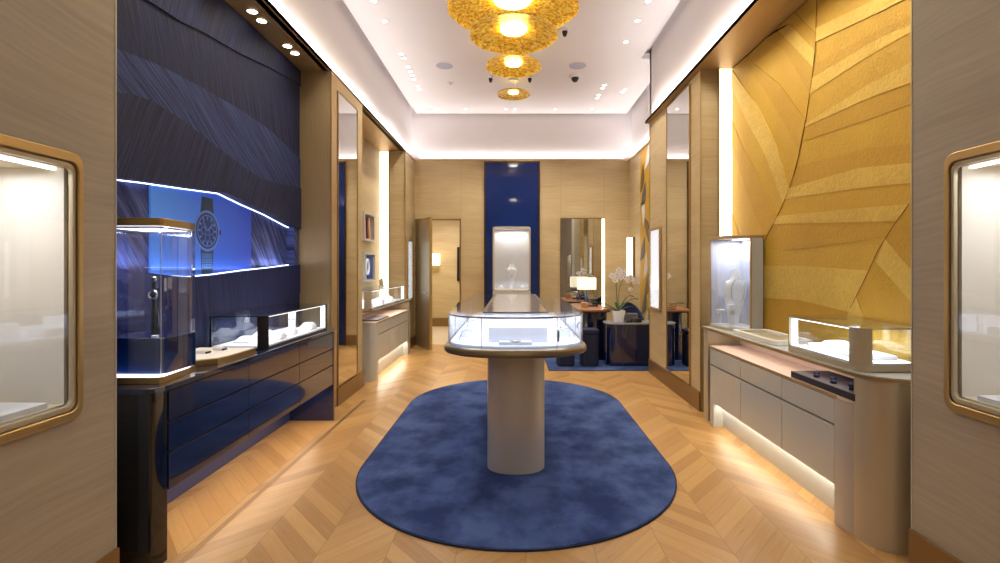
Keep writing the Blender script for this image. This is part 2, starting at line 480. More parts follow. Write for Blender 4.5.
# ---- blue feature wall (left niche), a lit wavy slot cut through it
BX = -2.10
def ylist(pts, X, ya, yb):
    q = [onx(px, py, X) for px, py in pts]
    q = [(ya, q[0][1])] + [p for p in q if ya < p[0] < yb] + [(yb, q[-1][1])]
    return q
Y0, Y1 = 2.165, 4.91
w1 = [(2.165, 3.0), (2.6, 2.94), (2.85, 2.93)] + [onx(*p, BX) for p in [(180, 22), (200, 31), (240, 54), (270, 68), (298, 84)]]
w1 = [(y, min(z, 3.335)) for y, z in w1]; w1.append((Y1, w1[-1][1]-.01))
w2 = ylist([(117, 49), (160, 66), (200, 87), (240, 110), (270, 131), (298, 158)], BX, Y0, Y1)
w3 = ylist([(117, 93), (130, 94), (150, 101), (180, 120), (210, 143), (240, 166), (260, 179), (298, 188)], BX, Y0, Y1)
w4 = ylist([(117, 178), (150, 182), (190, 188), (226, 193), (248, 204), (270, 214), (291, 225.5), (299, 229)], BX, Y0, Y1)
w5 = ylist([(117, 268), (150, 273), (175, 276), (195, 277.4), (220, 275), (248, 271), (275, 268), (299, 264.7)], BX, Y0, Y1)
w6 = ylist([(117, 330), (150, 332), (190, 338), (230, 330), (262, 312), (299, 293)], BX, Y0, Y1)
top = [(Y0, 3.335), (Y1, 3.335)]; bot = [(Y0, 0), (Y1, 0)]
mats = [stripes('blue_stripes_a', 70, (13, 18, 44), (40, 50, 90), 75), stripes('blue_stripes_b', 104, (8, 12, 34), (34, 44, 86), 85),
        stripes('blue_stripes_c', 146, (18, 28, 66), (58, 74, 122), 70), stripes('blue_stripes_d', 64, (18, 23, 48), (42, 50, 86), 75),
        stripes('blue_stripes_e', 96, (20, 28, 66), (34, 44, 92), 50), stripes('blue_stripes_f', 70, (18, 26, 60), (32, 42, 84), 50)]
b = B()
for i, (u, l, t) in enumerate([(top, w1, .012), (w1, w2, .0), (w2, w3, .008), (w3, w4, .016), (w5, w6, .006), (w6, bot, 0)]):
    b.mi = i; b.strip(u, l, 'x', BX - .07, BX + t)
st('wall_left', b, mats)
b = B(); b.box(-2.24, -2.19, Y0, Y1, 0, 3.34); st('wall_left', b, mats[4])
# ribbed side panels inside the slot
rib = stripes('blue_ribs_in_slot', 128, (26, 34, 74), (92, 104, 160), 26)
b = B(); b.box(-2.19, -2.178, Y0, 2.985, 1.2, 2.15); b.box(-2.19, -2.178, 4.13, 4.80, 1.2, 2.0); b.box(-2.19, -2.11, 4.80, 4.912, 1.2, 2.0); st('wall_left', b, rib)
# led ribbons that wash the slot
def ribbon(pts, dz, x0, x1):
    b = B(); P = [(y, z+dz) for y, z in pts]; Q = [(y, z+dz+.006) for y, z in pts]; b.strip(P, Q, 'x', x0, x1); return b
solo('led_strip', ribbon(w4, -.0065, -2.164, -2.158), M['led_cool'], 'thin blue-white light line along the upper edge of the wavy blue slot', 'light strip')
solo('led_strip', ribbon(w5, .001, -2.164, -2.158), M['led_cool'], 'thin blue-white light line along the lower edge of the wavy blue slot', 'light strip')

# bronze end panel and far pier with the mirror
b = B(); b.box(-2.6, -1.80, 4.93, 5.95, 0, ZC); st('wall_left', b, M['veneer'])
b = B(); b.box(-2.11, -1.795, 4.915, 4.93, 0, ZC); b.box(-1.80, -1.788, 4.915, 5.06, 0, ZC); trim(b, M['bronze'])
b = B(); b.box(-1.795, -1.79, 5.055, 5.065, .19, ZC); trim(b, M['gold_frame'])
# far left recess
b = B(); b.box(-2.6, -2.22, 5.95, 8.30, 0, ZC); st('wall_left', b, M['veneer'])
b = B(); b.box(-2.6, -1.80, 8.30, 9.10, 0, ZC); st('wall_left', b, M['veneer'])
b = B(); b.box(-2.215, -2.07, 8.285, 8.30, .92, ZC-.01)
solo('led_strip', b, M['led_warm'], 'tall warm glowing strip at the far end of the small left niche', 'light strip')
b = B(); b.box(-2.07, -2.055, 8.275, 8.30, 0, ZC); b.box(-1.803, -1.79, 8.285, 8.30, 0, ZC); trim(b, M['gold_frame'])
# ---- back wall
b = B()
b.box(-1.86, -1.77, YB, 9.2, 0, ZC); b.box(-1.77, -.965, YB, 9.2, 2.29, ZC); b.box(-.965, 2.2, YB, 9.2, 0, ZC)
st('wall_back', b, M['veneer'])
b = B()
for x in (-.955, -.53, .455, .857, 1.647): b.box(x-.004, x+.004, YB-.003, YB, .19, ZC)
b.box(-1.80, -.96, YB-.003, YB, 2.345, 2.352); b.box(.857, 2.11, YB-.003, YB, 2.60, 2.607)
trim(b, M['bronze'])
b = B()
b.box(-1.775, -.96, YB-.012, 9.2, 2.275, 2.295); b.box(-.98, -.96, YB-.012, 9.2, 0, 2.295); b.box(-1.785, -1.765, YB-.012, 9.2, 0, 2.295)
trim(b, M['base_bronze'])
# corridor behind the door
b = B(); b.box(-2.7, -.4, 12.0, 12.1, 0, 2.7); st('wall_back', b, M['veneer'])
b = B(); b.box(-.52, -.4, 9.2, 12.1, 0, 2.7); st('wall_right', b, M['veneer'])
b = B(); b.box(-2.7, -2.55, 9.2, 12.0, 0, 2.7); st('wall_left', b, M['veneer'])
b = B(); b.box(-2.7, -.4, 9.2, 12.1, 2.66, 2.74); st('ceiling', b, M['plaster'])
b = B(); b.box(-2.55, -.52, 11.98, 12.0, 0, .2); b.box(-.54, -.52, 9.2, 12.0, 0, .2); st('baseboard_back', b, M['base_bronze'])
area('corridor_ceiling_light', (-1.6, 10.6, 2.62), .8, 55, WARM)
# ---- right alcove
b = B(); b.box(2.11, 2.3, 6.72, 9.2, 0, ZC); st('wall_right', b, M['veneer'])
# right pier (mirror) and recess return
b = B(); b.box(1.83, 2.6, 4.88, 6.72, 0, ZC); st('wall_right', b, M['veneer'])
b = B(); b.box(1.822, 1.83, 4.872, 4.89, 0, ZC); b.box(1.824, 1.83, 6.70, 6.722, .19, ZC); b.box(1.99, 2.005, 4.865, 4.88, 0, ZC)
trim(b, M['gold_frame'])
b = B(); b.box(2.005, 2.135, 4.862, 4.88, .88, ZC-.003)
solo('led_strip', b, M['led_warm'], 'tall warm glowing strip in the corner beside the gold wall', 'light strip')

# ---- gold feature wall (right niche), leaf relief
GX = 2.13
mid = [(817, -14), (817.5, 0), (816.7, 30), (816, 51), (812, 84), (806, 124), (797, 167), (790, 188), (781, 210), (765, 241), (745, 275), (733, 292)]
def gp(px, py): return onx(px, py, GX)
def midat(py):
    for (x0, y0), (x1, y1) in zip(mid, mid[1:]):
        if y0 <= py <= y1: return x0 + (x1-x0)*(py-y0)/(y1-y0)
    return mid[-1][0]
b = B()
def clampz(P): return [(max(2.325, min(y, 4.862)), max(.0, min(z, 3.335))) for y, z in P]
def gstrip(pa, pb, kind, t):
    """strip between two veins; each vein a list of photo points from the midrib outward"""
    b.mi = kind; A = clampz([gp(*p) for p in pa]); D = clampz([gp(*p) for p in pb])
    b.strip(A, D, 'x', GX + .02, GX - t)
R = [  # right-hand veins: midrib y -> edge y at px 940 (beyond the near pier)
 (-40, [(870, -60), (945, -90)], 0), (28, [(867, 4), (940, -32)], 2), (42, [(880, 12), (940, -18)], 0), (64, [(880, 30), (940, 3)], 1),
 (78, [(880, 38), (940, 12)], 2), (94, [(870, 56), (940, 16)], 0), (124, [(870, 84), (940, 48)], 2), (127, [(870, 98), (940, 72)], 1),
 (142, [(870, 119), (940, 94)], 0), (166, [(870, 148), (940, 140)], 1), (188, [(860, 168), (940, 160)], 2), (199, [(860, 188), (940, 180)], 0),
 (216, [(860, 208), (940, 202)], 2), (224, [(860, 222), (940, 220)], 1), (250, [(800, 249), (880, 238), (940, 236)], 0), (266, [(800, 266), (870, 271), (940, 276)], 2),
 (290, [(800, 290), (853, 296), (940, 302)], 2), (296, [(800, 300), (850, 312), (940, 330)], 1), (420, [(800, 700), (940, 900)], 0)]
for i, ((m0, e0, k0), (m1, e1, k1)) in enumerate(zip(R, R[1:])):
    pa = [(midat(m0), m0)] + e0; pb = [(midat(m1), m1)] + e1
    if i == len(R)-2: pb = [(733, 900), (940, 900)]; pa = [(733, 300)] + pa
    gstrip(pa, pb, k0, .001 + (.006 if k0 == 2 else .003*(i % 2)))
L = [  # left-hand veins sweeping up and out towards the bright corner
 ([(817, -60), (760, -60), (728, -60)], 0), ([(816, 33), (795, 10), (770, -20), (728, -60)], 1), ([(815.5, 50), (790, 24), (765, -5), (728, -40)], 2),
 ([(814, 67), (778, 29), (755, 5), (728, -30)], 1), ([(810, 94), (785, 50), (765, 25), (728, -10)], 0), ([(806, 120), (780, 84), (755, 64), (728, 50)], 1),
 ([(799.5, 152), (783, 120), (765, 90), (748, 66), (728, 52)], 0), ([(790, 188), (778, 148), (760, 108), (745, 88), (728, 74)], 2),
 ([(784, 203), (766, 155), (748, 122), (728, 92)], 0), ([(777, 218), (757, 172), (742, 145), (728, 124)], 1), ([(766, 240), (750, 200), (728, 150)], 0),
 ([(750, 266), (728, 215)], 1), ([(733, 292), (728, 290)], 0)]
for i, ((pa, ka), (pb, kb)) in enumerate(zip(L, L[1:])):
    gstrip(pa, pb, ka, .002 + (.006 if ka == 2 else .004*(i % 2)))
# second leaf crossing the lower right corner
b.mi = 1; b.prism(clampz([gp(*p) for p in [(940, 150), (911, 204), (895, 226), (880, 250), (866, 280), (852, 308), (838, 340), (940, 420)]]), 'x', GX+.02, GX-.010)
b.mi = 2; b.prism(clampz([gp(*p) for p in [(887, 239), (940, 300), (940, 332), (878, 262)]]), 'x', GX+.02, GX-.0125)
b.mi = 2; b.prism(clampz([gp(*p) for p in [(858, 297), (851, 311), (845, 324), (868, 324)]]), 'x', GX+.02, GX-.0125)
b.mi = 0; b.box(GX+.005, GX+.03, 2.32, 4.87, 0, 3.338)
b.mi = 3
mp = [(y, z) for y, z in (gp(*p) for p in mid[1:])]
mp = [(y, min(z, 3.33)) for y, z in mp]
b.tube([(GX-.006, y, z) for y, z in mp], .0022, 6)
b.tube([(GX-.011, *gp(*p)) for p in [(911, 204), (895, 226), (880, 250), (866, 280), (852, 308)]], .0018, 6)
st('wall_right', b, [M['gold_plain'], M['gold_plain2'], M['gold_rough'], M['gold_seam']])
b = B(); b.box(2.17, 2.3, 2.3, 4.9, 0, ZC); st('wall_right', b, M['dark'])

# ---- baseboards
b = B(); b.box(-1.72, -1.706, YN, 2.165, 0, .19); b.box(-1.83, -1.775, 5.06, 5.95, 0, .18); b.box(-1.815, -1.8, 8.3, YB, 0, .18)
b.box(-1.80, -1.785, 8.3, YB, 0, .18); st('baseboard_left', b, M['base_bronze'])
b = B(); b.box(1.832, 1.85, YN, 2.32, 0, .19); b.box(1.812, 1.83, 4.88, 6.72, 0, .185); b.box(2.09, 2.11, 6.72, YB, 0, .18)
st('baseboard_right', b, M['base_bronze'])
b = B(); b.box(-.96, 2.11, 9.085, YB, 0, .18); b.box(-1.8, -1.78, 9.085, YB, 0, .18); st('baseboard_back', b, M['base_bronze'])
# brass line let into the parquet
b = B(); b.box(-1.595, -1.565, 0.2, 5.3, -.002, .0015); trim(b, M['base_bronze'])

# ---- door, standing open
t = thing('door_1', '', 'door'); del t['label']; del t['category']; t['kind'] = 'structure'
t.location = (-1.765, 9.10, 0); WLOC[t.name] = Vector((0, 0, 0))
t.rotation_euler = (0, 0, math.radians(-61.0))
b = B(); b.box(0, .70, 0, .045, .01, 2.26); st('door_panel', b, M['champagne'], t, bevel=.003)
b = B(); b.box(.686, .703, -.003, .048, .01, 2.262); b.box(0, .014, -.003, .048, .01, 2.262); b.box(0, .703, -.003, .048, 2.25, 2.265); st('door_edge', b, M['gold_frame'], t)
b = B(); b.cyl((.63, -.045, .98), (.63, 0, .98), .012); b.tube([(.63, -.045, .98), (.58, -.05, .98), (.50, -.05, .98)], .009); st('door_handle', b, M['silver'], t)

# ================================================================== WALL VITRINES
def vitrine(side, X, v, label, lit, depth=.38):
    """glazed box let into a side wall; side -1 left, +1 right"""
    y0, y1, z0, z1 = v; ym = (y0+y1)/2
    t = thing('wall_vitrine', label, 'vitrine', (X, ym, z0-.07))
    bx = lambda B_, xa, xb, *r: B_.box(min(X+side*xa, X+side*xb), max(X+side*xa, X+side*xb), *r)
    b = B(); po = rrect(y0-.036, y1+.036, z0-.062, z1+.058, .05); pi = rrect(y0-.012, y1+.014, z0-.026, z1+.02, .035)
    b.ring(po, pi, 'x', X + side*.01, X - side*.014); part('outer_frame', b, M['gold_frame'], t, bevel=.004)
    b = B(); po = rrect(y0-.009, y1+.011, z0-.023, z1+.017, .034); pi = rrect(y0+.002, y1-.002, z0-.002, z1, .028)
    b.ring(po, pi, 'x', X + side*.014, X - side*.004); part('inner_frame', b, M['champagne'], t, bevel=.002)
    b = B(); bx(b, .006, .010, y0+.004, y1-.008, z0, z1-.004); part('glass_pane', b, M['glass'], t)
    b = B(); e = .012
    bx(b, depth, depth+e, y0-.01, y1+.01, z0-.01, z1+.01); bx(b, .03, depth, y1, y1+e, z0-.01, z1+.01); bx(b, .03, depth, y0-e, y0, z0-.01, z1+.01)
    bx(b, .03, depth, y0, y1, z1, z1+e); bx(b, .03, depth, y0, y1, z0-e, z0)
    part('lining', b, M['linen'], t)
    b = B(); bx(b, .03, depth-.001, y1-.004, y1, z0+.001, z1-.001); part('end_lining', b, mat('soft_ivory_lining', (228, 222, 212), .7), t)
    b = B(); bx(b, .04, depth-.04, y0+.03, y1-.06, z0, z0+.022); part('plinth', b, M['white'], t, bevel=.003)
    b = B(); bx(b, .045, .065, y0+.02, y1-.02, z1-.012, z1-.002); part('light_bar', b, M['led_white'], t)
    area('vitrine_light', (X+side*depth*.45, ym, z1-.02), depth*.6, lit, (.96, .97, 1), (0, 0, 0), (y1-y0)*.85)
    return t
vitrine(-1, -1.72, LV, 'large gold-framed wall vitrine let into the near left wall', 4.2)
vitrine(1, 1.85, RV, 'large gold-framed wall vitrine let into the near right wall', 4.2, .30)
def riser(x0, x1, y0, y1, z0, z1, label):
    t = thing('glass_riser', label, 'display riser', ((x0+x1)/2, (y0+y1)/2, z0))
    b = B(); b.ring([(x0,y0),(x1,y0),(x1,y1),(x0,y1)], [(x0+.004,y0+.004),(x1-.004,y0+.004),(x1-.004,y1-.004),(x0+.004,y1-.004)], 'z', z0, z1-.012)
    part('glass_sides', b, M['glass'], t)
    b = B(); b.box(x0-.002, x1+.002, y0-.002, y1+.002, z1-.012, z1); part('top_plate', b, M['silver'], t)
    for x in (x0, x1):
        for y in (y0, y1):
            b = B(); b.box(x-.002, x+.002, y-.002, y+.002, z0, z1-.012); part('corner_rod', b, M['champagne'], t)
riser(-1.99, -1.82, 1.50, 1.74, .892, 1.185, 'small glass riser inside the near left wall vitrine')
b = B(); b.loft([[(-1.90+.06*s*math.cos(a), 1.66+.07*s*math.sin(a), 1.1865+h) for a in [2*PI*k/20 for k in range(20)]] for s, h in [(1, 0), (1.05, .02), (.9, .05), (.55, .075), (.2, .08)]])
solo('jewel_cushion', b, mat('blush_silk', (226, 196, 190), .5), 'blush pink cushion on the glass riser at the left picture edge', 'cushion')

def lightbox(side, X, y0, y1, z0, z1, label, cat='vitrine', name='lit_showcase'):
    t = thing(name, label, cat, (X, (y0+y1)/2, z0)); s = side
    b = B(); po = rrect(y0, y1, z0, z1, .02, 3); pi = rrect(y0+.035, y1-.035, z0+.035, z1-.035, .012, 3)
    b.ring(po, pi, 'x', X - s*.0, X - s*.03); part('frame', b, M['bronze'], t, bevel=.003)
    b = B(); b.prism(rrect(y0+.03, y1-.03, z0+.03, z1-.03, .012, 3), 'x', X - s*.002, X - s*.012); part('lit_back', b, mat('showcase_glow_panel', (250, 250, 252), .5, emit=(236, 238, 246), es=1.25), t)
    b = B(); b.prism(rrect(y0+.03, y1-.03, z0+.03, z1-.03, .012, 3), 'x', X - s*.022, X - s*.026); part('glass_pane', b, M['glass'], t)
lightbox(1, 1.83, 6.17, 6.66, .86, 1.92, 'narrow lit wall showcase beside the mirror on the right pier')
lightbox(-1, -1.80, 8.40, 8.84, .84, 1.89, 'narrow lit wall showcase between the left niche and the open door')

def mirror(side, X, y0, y1, z0, z1, label):
    t = thing('wall_mirror', label, 'mirror', (X, (y0+y1)/2, z0)); s = side
    b = B(); b.box(min(X, X-s*.012), max(X, X-s*.012), y0, y1, z0, z1); part('mirror_glass', b, M['mirror'], t)
    b = B(); e = .012
    b.ring([(y0-e, z0-e*.5), (y1+e, z0-e*.5), (y1+e, z1+e*.5), (y0-e, z1+e*.5)], [(y0, z0), (y1, z0), (y1, z1), (y0, z1)], 'x', X, X - s*.018)
    part('mirror_frame', b, M['gold_frame'], t)
mirror(-1, -1.80, 5.10, 5.72, .20, 3.20, 'tall narrow mirror on the left pier beyond the blue wall')
mirror(1, 1.83, 5.17, 5.93, .20, 3.30, 'tall narrow mirror on the right pier beyond the gold wall')

# back wall: tall blue glass panel with the bust niche
t = thing('blue_glass_panel', 'tall narrow navy blue glass panel in the middle of the back wall', 'wall panel', (-.025, 9.09, 0))
n = NT('dark_blue_mirror_glass'); o_ = n.pos()
n.base(n.mix(n.noise(n.vec(o_[0], o_[1], o_[2]), 2, 2), lin((20, 42, 104)), lin((30, 56, 126)))); n.set(Metallic=.35, Roughness=.05); M['blue_glass'] = n.m
b = B(); b.box(-.51, .455, 9.075, 9.095, .0, 3.335); part('glass_sheet', b, M['blue_glass'], t)
b = B(); b.box(-.53, -.505, 9.06, 9.098, 0, 3.335); b.box(.45, .475, 9.06, 9.098, 0, 3.335); b.box(-.505, .45, 9.06, 9.098, 3.315, 3.335); part('edge_frame', b, mat('dark_bronze', (66, 44, 30), .3, metal=.5), t)
t = thing('bust_showcase', 'tall champagne-framed lit showcase in front of the blue panel', 'vitrine', (-.04, 8.95, 0))
bx0, bx1, bz0, bz1 = -.365, .30, .98, 2.125
b = B(); b.ring(rrect(bx0, bx1, bz0, bz1, .05), rrect(bx0+.03, bx1-.03, bz0+.03, bz1-.03, .035), 'y', 8.76, 8.80); part('front_frame', b, M['champagne'], t, bevel=.003)
b = B(); b.box(bx0+.004, bx1-.004, 8.80, 9.07, bz1-.03, bz1-.01); b.box(bx0+.004, bx0+.02, 8.80, 9.07, bz0, bz1-.03); b.box(bx1-.02, bx1-.004, 8.80, 9.07, bz0, bz1-.03); b.box(bx0+.02, bx1-.02, 9.05, 9.07, bz0, bz1-.03)
part('lining', b, mat('pale_grey_lining', (222, 218, 216), .7), t)
b = B(); b.box(bx0+.02, bx1-.02, 8.80, 9.05, bz0, bz0+.05); part('display_floor', b, M['white'], t)
b = B(); b.box(bx0+.02, bx1-.02, 8.785, 8.79, bz0+.05, bz1-.03); part('glass_pane', b, M['glass'], t)
b = B(); b.box(bx0, bx1, 8.76, 9.07, 0, bz0-.002); part('pedestal', b, M['greige'], t, bevel=.004)
area('showcase_light', (-.03, 8.92, bz1-.06), .5, 2.6, (1, .97, .94), size_y=.16)
def bust(name, label, c, H, w, m, cat='necklace bust', lean=0.0):
    """necklace form: short neck, rounded shoulders, long tapering chest"""
    b = B(); secs = []
    for f, hw, hd in [(0, .22, .16), (.03, .20, .14), (.12, .22, .14), (.3, .33, .18), (.5, .45, .22), (.68, .54, .25), (.76, .55, .25), (.82, .46, .22), (.86, .26, .18), (.94, .23, .16), (1.0, .24, .16)]:
        secs.append([(c[0]+hw*.88*w*math.cos(2*PI*k/24), c[1]+lean*f*H+hd*w*math.sin(2*PI*k/24), c[2]+f*H) for k in range(24)])
    b.loft(secs)
    t = thing(name, label, cat, c)
    part('bust_form', b, m, t)
    b = B(); P = []
    for k in range(17):
        u = -1+k/8; P.append((c[0]+u*.42*w, c[1]-.255*w+.16*w*u*u + lean*.7*H, c[2]+H*(.52+.30*abs(u)**1.6)))
    b.tube(P, .004, 6); b.ball((c[0], c[1]-.262*w+lean*.5*H, c[2]+H*.495), .012)
    part('necklace', b, M['diamond'], t)
    return t
bust('necklace_bust', 'white necklace bust standing in the lit showcase at the back wall', (-.035, 8.92, bz0+.05), .44, .20, M['white_silk'])
for i, (x, s) in enumerate([(-.22, .055), (.16, .05)]):
    b = B(); b.box(x-s, x+s, 8.86, 8.94, bz0+.051, bz0+.085); b.lathe([(s*.6, .034), (s*.45, .055), (.001, .065)], (x, 8.90, bz0+.051), 16)
    solo('jewel_cushion', b, M['white_silk'], 'white display cushion to the %s of the bust at the back wall' % ('left' if i == 0 else 'right'), 'cushion')

# back wall mirror right of the panel
t = thing('wall_mirror', 'wide mirror with a glowing right edge behind the desk', 'mirror', (1.25, 9.09, .3))
b = B(); b.box(.86, 1.60, 9.08, 9.098, .3, 2.295); part('mirror_glass', b, M['mirror'], t)
b = B(); b.box(.85, .862, 9.07, 9.098, .29, 2.31); b.box(.862, 1.665, 9.07, 9.098, 2.295, 2.31); part('mirror_frame', b, M['base_bronze'], t)
b = B(); b.box(1.605, 1.655, 9.075, 9.098, .3, 2.295); part('light_edge', b, M['led_warm'], t)
# lit box in the corner
t = thing('wall_light', 'rectangular glowing wall light in the corner above the orchid', 'light', (2.05, 8.75, 1.26))
b = B(); b.box(1.985, 2.075, 8.70, 8.78, 1.26, 1.93); part('diffuser', b, M['led_warm'], t, bevel=.006)
b = B(); b.box(2.075, 2.109, 8.69, 8.79, 1.245, 1.945); part('housing', b, M['base_bronze'], t, bevel=.004)

# patterned art panel on the alcove's right wall
t = thing('art_panel', 'tall narrow panel of grey gold and white leaf shapes in the right alcove', 'wall art', (2.1, 7.7, .2))
b = B(); b.box(2.098, 2.109, 7.10, 8.28, .19, 3.32); part('ground', b, M['gold_plain'], t)
cols = [mat('art_slate', (70, 78, 92), .5), mat('art_pale', (200, 198, 190), .5), mat('art_bronze', (110, 84, 44), .4, metal=.4)]
rnd = random.Random(3)
for i in range(20):
    cy, cz = 7.22 + (i % 2)*.66 + rnd.uniform(-.06, .3), .45 + (i//2)*.29 + (i % 2)*.1
    a = math.radians(rnd.choice([60, 110, 75, 125])); Ln, wd = .46, .15
    pts = []
    for k in range(9):
        u = k/8; pts.append((u*2-1, math.sin(PI*u)))
    out = [(u*Ln/2*2*.5, v*wd) for u, v in pts] + [(u*Ln/2*2*.5, -v*wd*.25) for u, v in pts[::-1][1:-1]]
    P = [(min(8.27, max(7.11, cy+u*math.cos(a)-v*math.sin(a))), cz+u*math.sin(a)+v*math.cos(a)) for u, v in out]
    b = B(); b.prism(P, 'x', 2.092, 2.098)
    part('leaf_inlay', b, cols[i % 3], t)

# ================================================================== RUGS
def rug(name, pts, h, label):
    t = thing(name, label, 'rug', (sum(p[0] for p in pts)/len(pts), sum(p[1] for p in pts)/len(pts), 0))
    b = B(); b.prism(shrink(pts, .008), 'z', .001, h); part('pile', b, M['rug'], t, bevel=.004)
    b = B(); b.ring(pts, shrink(pts, .010), 'z', .0005, h*.7); part('binding', b, M['rug_edge'], t)
rug('rug', pill(.018, 1.085, 2.462, 6.26, 1.085, 2.0, 24), .014, 'long blue rug with round ends under the central glass display table')
rug('rug', rrect(.48, 2.085, 6.80, 9.07, .02), .012, 'blue carpet under the navy desk in the right alcove')

# ================================================================== CENTRAL DISPLAY TABLE
TX = .012
t = thing('display_table', 'oblong glass-topped display table on a pale column in the room centre', 'display table', (TX, 4.16, .012))
foot = pill(TX+.005, .20, 3.346, 5.0, .16, 2.2)
b = B(); b.prism(foot, 'z', .0145, .872); part('column', b, M['column'], t, bevel=.003)
plate = pill(TX, .448, 2.875, 5.44, .30, 2.35); gl = pill(TX, .428, 2.925, 5.40, .28, 2.35)
b = B()
secs = [[(x, y, z) for x, y in shrink(plate, d)] for d, z in [(.035, .872), (.010, .880), (0, .892), (0, .912), (.006, .922), (.02, .926)]]
b.loft(secs); part('base_plate', b, mat('aged_bronze', (146, 128, 96), .3, metal=.7), t)
b = B(); b.prism(shrink(gl, .014), 'z', .926, .938); part('display_deck', b, mat('deck_white_with_glow', (236, 242, 252), .5, emit=(206, 222, 255), es=.38), t)  # deck glow added to brighten the table interior, not a lamp
b = B(); b.ring(gl, shrink(gl, .008), 'z', .927, 1.112); part('glass_wall', b, M['glass_blue'], t)
b = B(); b.prism(gl, 'z', 1.113, 1.121); part('glass_top', b, M['glass_blue'], t)
b = B(); b.ring(shrink(gl, -.002), shrink(gl, .012), 'z', 1.106, 1.1125); part('top_rim', b, M['silver'], t)
b = B(); b.ring(shrink(gl, .03), shrink(gl, .042), 'z', 1.098, 1.104); part('light_rim', b, mat('blue_grey_rim', (128, 142, 170), .3, metal=.5), t)
for x, y in [(TX-.20, 2.932), (TX+.245, 2.945)]:
    b = B(); b.box(x-.0028, x+.0028, y, y+.008, .927, 1.112); part('glass_joint', b, M['silver'], t)
for x in (TX-.424, TX+.418):
    for y in (3.5, 4.3, 4.9):
        b = B(); b.box(x, x+.006, y-.0015, y+.0015, .927, 1.112); part('glass_joint', b, M['silver'], t)
inl = rrect(TX-.185, TX+.195, 3.10, 5.22, .07)
b = B(); b.prism(inl, 'z', 1.1215, 1.127); part('top_inlay', b, mat('taupe_lacquer', (186, 174, 162), .14, coat=.5), t)
b = B(); b.ring(rrect(TX-.208, TX+.218, 3.077, 5.243, .09), inl, 'z', 1.1212, 1.128); part('inlay_trim', b, mat('inlay_border', (112, 100, 88), .4, metal=.3), t)
for x, y in [(-.39, 4.98), (-.34, 3.6), (.36, 3.6), (.40, 4.98)]:
    b = B(); b.box(TX+x-.004, TX+x+.004, y-.004, y+.004, .939, 1.105); part('inner_post', b, M['silver'], t)
area('table_light', (TX, 4.16, 1.09), .7, 12, (.90, .95, 1.0), size_y=2.3)
# things inside the table
def block(x0, x1, y0, y1, z0, h, label, name='display_block', m=None, cat='display block'):
    b = B(); b.box(x0, x1, y0, y1, z0, z0+h); return solo(name, b, m or M['white'], label, cat, bevel=.004)
Z = .9385
block(TX-.17, TX+.20, 3.10, 3.34, Z, .095, 'wide white block at the front centre inside the glass table')
block(TX-.10, TX+.10, 2.985, 3.06, Z, .018, 'low white tray in front of the wide block inside the glass table', 'display_tray', cat='tray')
block(TX-.36, TX-.24, 3.32, 3.48, Z, .05, 'small white block at the front left inside the glass table')
block(TX+.25, TX+.37, 3.36, 3.52, Z, .05, 'small white block at the front right inside the glass table')
block(TX-.30, TX-.08, 4.0, 4.25, Z, .07, 'white block midway along the left inside the glass table')
block(TX+.08, TX+.30, 4.0, 4.25, Z, .07, 'white block midway along the right inside the glass table')
block(TX-.15, TX+.15, 4.7, 5.0, Z, .09, 'white block at the far end inside the glass table')
b = B(); b.torus((TX+.27, 3.14, Z+.034), .026, .005, 'x', 20, 8, 1, 1.25); solo('bangle', b, M['black'], 'dark bangle standing upright at the front right of the glass table', 'bangle')
b = B(); b.lathe([(.001, 0), (.035, 0), (.035, .006), (.012, .012), (.001, .013)], (TX+.0, 3.02, Z+.0185), 20); solo('bangle', b, M['silver'], 'silver jewel on the low white tray inside the glass table', 'jewel')
for i, (x, y, lb) in enumerate([(-.30, 3.19, 'front left'), (.33, 3.26, 'right'), (-.31, 3.75, 'middle left'), (.33, 3.8, 'middle right')]):
    b = B(); P = []
    for k in range(21):
        a = PI*(k/20)*1.25 - .4; P.append((TX+x+.055*math.cos(a)*(1 if i % 2 else -1), y + .03*math.sin(2*a), Z+.008+.06*max(0, math.sin(a))))
    b.tube(P, .003, 6); solo('necklace', b, M['silver'], 'fine silver necklace arched on its support at the %s inside the glass table' % lb, 'necklace')
b = B(); b.ball((TX+.30, 3.36, Z+.062), .012); b.lathe([(.012, 0), (.004, .01), (.003, .05)], (TX+.30, 3.36, Z+.0515), 12)
solo('pearl_stud', b, M['silver'], 'round stud on the small right-hand block inside the glass table', 'jewel')

